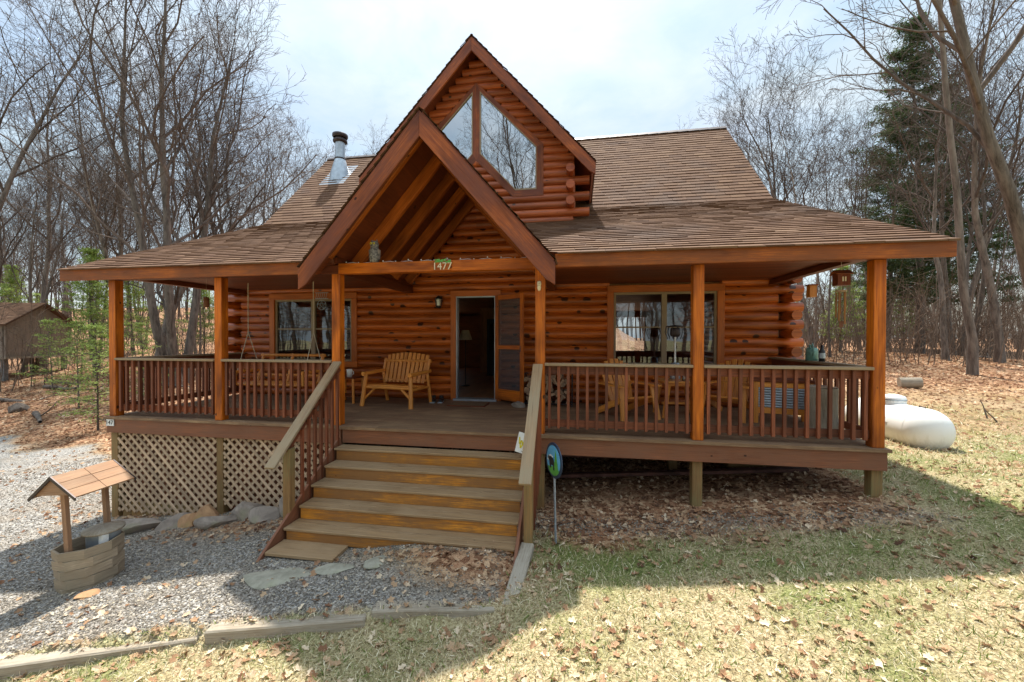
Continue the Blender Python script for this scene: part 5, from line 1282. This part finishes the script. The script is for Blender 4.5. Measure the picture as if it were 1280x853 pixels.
hemb=conifer(12,8.,.09,1.2,2.2,110,.12,M['hemlock'],7,.13,.25,tuft=16)
for px_,dep,s,rz,lb in ((1150,30,1.0,.3,'tall dark white pine towering over the right end of the cabin'),(1108,36,.86,2.,'second dark pine behind and left of the tall white pine'),(1185,34,.92,4.,'dark pine half hidden behind bare trunks at right')):
    x,y=spot(px_,dep); con_root('white_pine',lb,None,(x,y,g(x,y)),rz,s,pine)
for px_,dep,v,s,lb in ((122,12.8,0,1.05,'bright green young hemlock right beside the left porch corner'),(98,15.5,1,1.05,'bright green young hemlock left of the porch, beside a slim trunk'),(66,19.5,0,1.05,'feathery young hemlock growing in front of the shed wall'),(178,16.5,1,1.0,'young hemlock seen through the left porch bay near its post'),(210,24,0,1.3,'young hemlock seen between oak trunks through the porch bay'),(45,30,1,1.6,'young hemlock above the shed roof at far left')):
    x,y=spot(px_,dep); con_root('young_hemlock',lb,None,(x,y,g(x,y)),random.uniform(0,6),s,hem[v])
for px_,dep,s,lb in ((118,23,.95,'taller green hemlock above the left eave corner'),(255,30,.8,'green hemlock far behind the left porch bay'),(165,34,1.,'green hemlock in the deep left woods above the eave'),(1050,27,.75,'green hemlock behind the wind chime'),(1080,40,1.,'green hemlock deep behind the right corner post'),(1130,36,.9,'green hemlock in woods right of the corner post'),(985,33,.8,'green hemlock just right of the log ends'),(15,36,1.05,'green hemlock far behind the shed')):
    x,y=spot(px_,dep); con_root('hemlock_tree',lb,None,(x,y,g(x,y)),random.uniform(0,6),s,hemb)
# fallen logs and stumps
M['logbark']=M['bark']
for k,(px_,dep,l,rz,lb) in enumerate(((30,17.5,4.5,.35,'fallen trunk lying across the leaves below the shed'),(75,19.5,3.,-.2,'short fallen branch log near the shed'),(235,19,4,.1,'fallen log seen through the left porch bay'),(1235,22,3,.4,'fallen grey log in the leaves at far right'),(45,14.2,2.2,-.5,'mossy fallen log near the driveway edge'))):
    x,y=spot(px_,dep); T=TB(); rs=random.Random(k); P_,R_=grow(rs,Vector((-l/2,0,.1)),Vector((1,0,.02)),l,.10,8,.05,.0,.5); T.tube(P_,R_,8)
    Q,S_=grow(rs,P_[5],Vector((.6,.5,.5)),.9,.03,4,.1,.05,.3); T.tube(Q,S_,5)
    o=link('fallen_log',T.mesh('fallen_log',M['bark'])); o.location=(x,y,g(x,y)); o.rotation_euler=(0,0,rz); tag(o,lb,'log')
x,y=spot(22,15.5); o=rock('mossy_stump','old mossy stump at the foot of the slope left of the driveway','stump',(x,y,g(x,y)+.12),(.35,.3,.25),5,M['bark'])
for k,(px_,dep) in enumerate(((1238,9.5),(1250,9.2))):
    x,y=spot(px_,dep); T=TB(); rs=random.Random(k+9); P_,R_=grow(rs,Vector((0,0,-.1)),Vector((-.3,0,1)).normalized(),.55,.02,4,.15,.0,.4); T.tube(P_,R_,5)
    o=link('dead_stick',T.mesh('dead_stick',M['bark'])); o.location=(x,y,g(x,y)); tag(o,('left','right')[k]+' one of two dead sticks poking out of leaves right of the tank','stick')
# ------------------------------------------------------------------ sky, sun, camera
w = bpy.data.worlds.new('World'); SC.world = w; w.use_nodes = True; nt = w.node_tree; bg = nt.nodes['Background']
SUN = Vector((-.09,.44,1.)).normalized(); el = math.asin(SUN.z); az = math.atan2(SUN.x,SUN.y)
sky = nt.nodes.new('ShaderNodeTexSky'); sky.sky_type='NISHITA'; sky.sun_disc=False; sky.sun_elevation=el; sky.sun_rotation=az; sky.air_density=1.2; sky.dust_density=2.
tc = nt.nodes.new('ShaderNodeTexCoord'); mp = nt.nodes.new('ShaderNodeMapping'); mp.inputs['Scale'].default_value=(1,1,2.2); nt.links.new(tc.outputs['Generated'],mp.inputs[0])
n1 = noise(nt, mp.outputs[0], 1.7, 6, .58, .5)
cl = ramp(nt, n1, [(.32,(0,0,0)),(.60,(1,1,1))])
n2 = noise(nt, mp.outputs[0], 4.5, 5, .6, .3); cc = ramp(nt, n2, [(.3,(5.2,6.9,8.0)),(.7,(8.2,8.9,9.2))])
cm = math_n(nt,'ADD', math_n(nt,'MULTIPLY', cl, .66), .18, True)
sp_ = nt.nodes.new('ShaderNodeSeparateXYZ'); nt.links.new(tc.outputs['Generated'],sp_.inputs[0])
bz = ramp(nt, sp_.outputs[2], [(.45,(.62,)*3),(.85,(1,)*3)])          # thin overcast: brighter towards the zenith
by = ramp(nt, math_n(nt,'ADD', math_n(nt,'MULTIPLY', sp_.outputs[1], .5), .5), [(.35,(1.35,)*3),(.62,(.90,)*3)])   # added fill: sky raised behind the camera to brighten the facade
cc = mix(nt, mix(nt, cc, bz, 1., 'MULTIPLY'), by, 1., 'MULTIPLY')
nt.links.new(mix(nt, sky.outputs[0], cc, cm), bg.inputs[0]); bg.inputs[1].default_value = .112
L = bpy.data.lights.new('sun','SUN'); L.energy = 4.6; L.angle = R(1.3); L.color=(1,.95,.86); lo = bpy.data.objects.new('sun',L); COL.objects.link(lo)
lo.rotation_euler = (-SUN).to_track_quat('-Z','Y').to_euler(); lo.location=(0,10,30)
cam = bpy.data.cameras.new('camera'); co = bpy.data.objects.new('camera',cam); COL.objects.link(co); SC.camera = co
cam.sensor_width=36; cam.lens=F_PX/1280*36; cam.clip_end=3000; cam.clip_start=.05
fw = Vector((-math.sin(YAW)*math.cos(PITCH), math.cos(YAW)*math.cos(PITCH), -math.sin(PITCH))); r_ = fw.cross(Vector((0,0,1))).normalized(); u_ = r_.cross(fw)
r2 = r_*math.cos(ROLL)+u_*math.sin(ROLL); u2 = -r_*math.sin(ROLL)+u_*math.cos(ROLL)
mw = Matrix((r2,u2,-fw)).transposed().to_4x4(); mw.translation = CAM; co.matrix_world = mw
vs_ = SC.view_settings; vs_.view_transform='Standard'; vs_.look='None'; vs_.gamma=1; vs_.exposure=.85
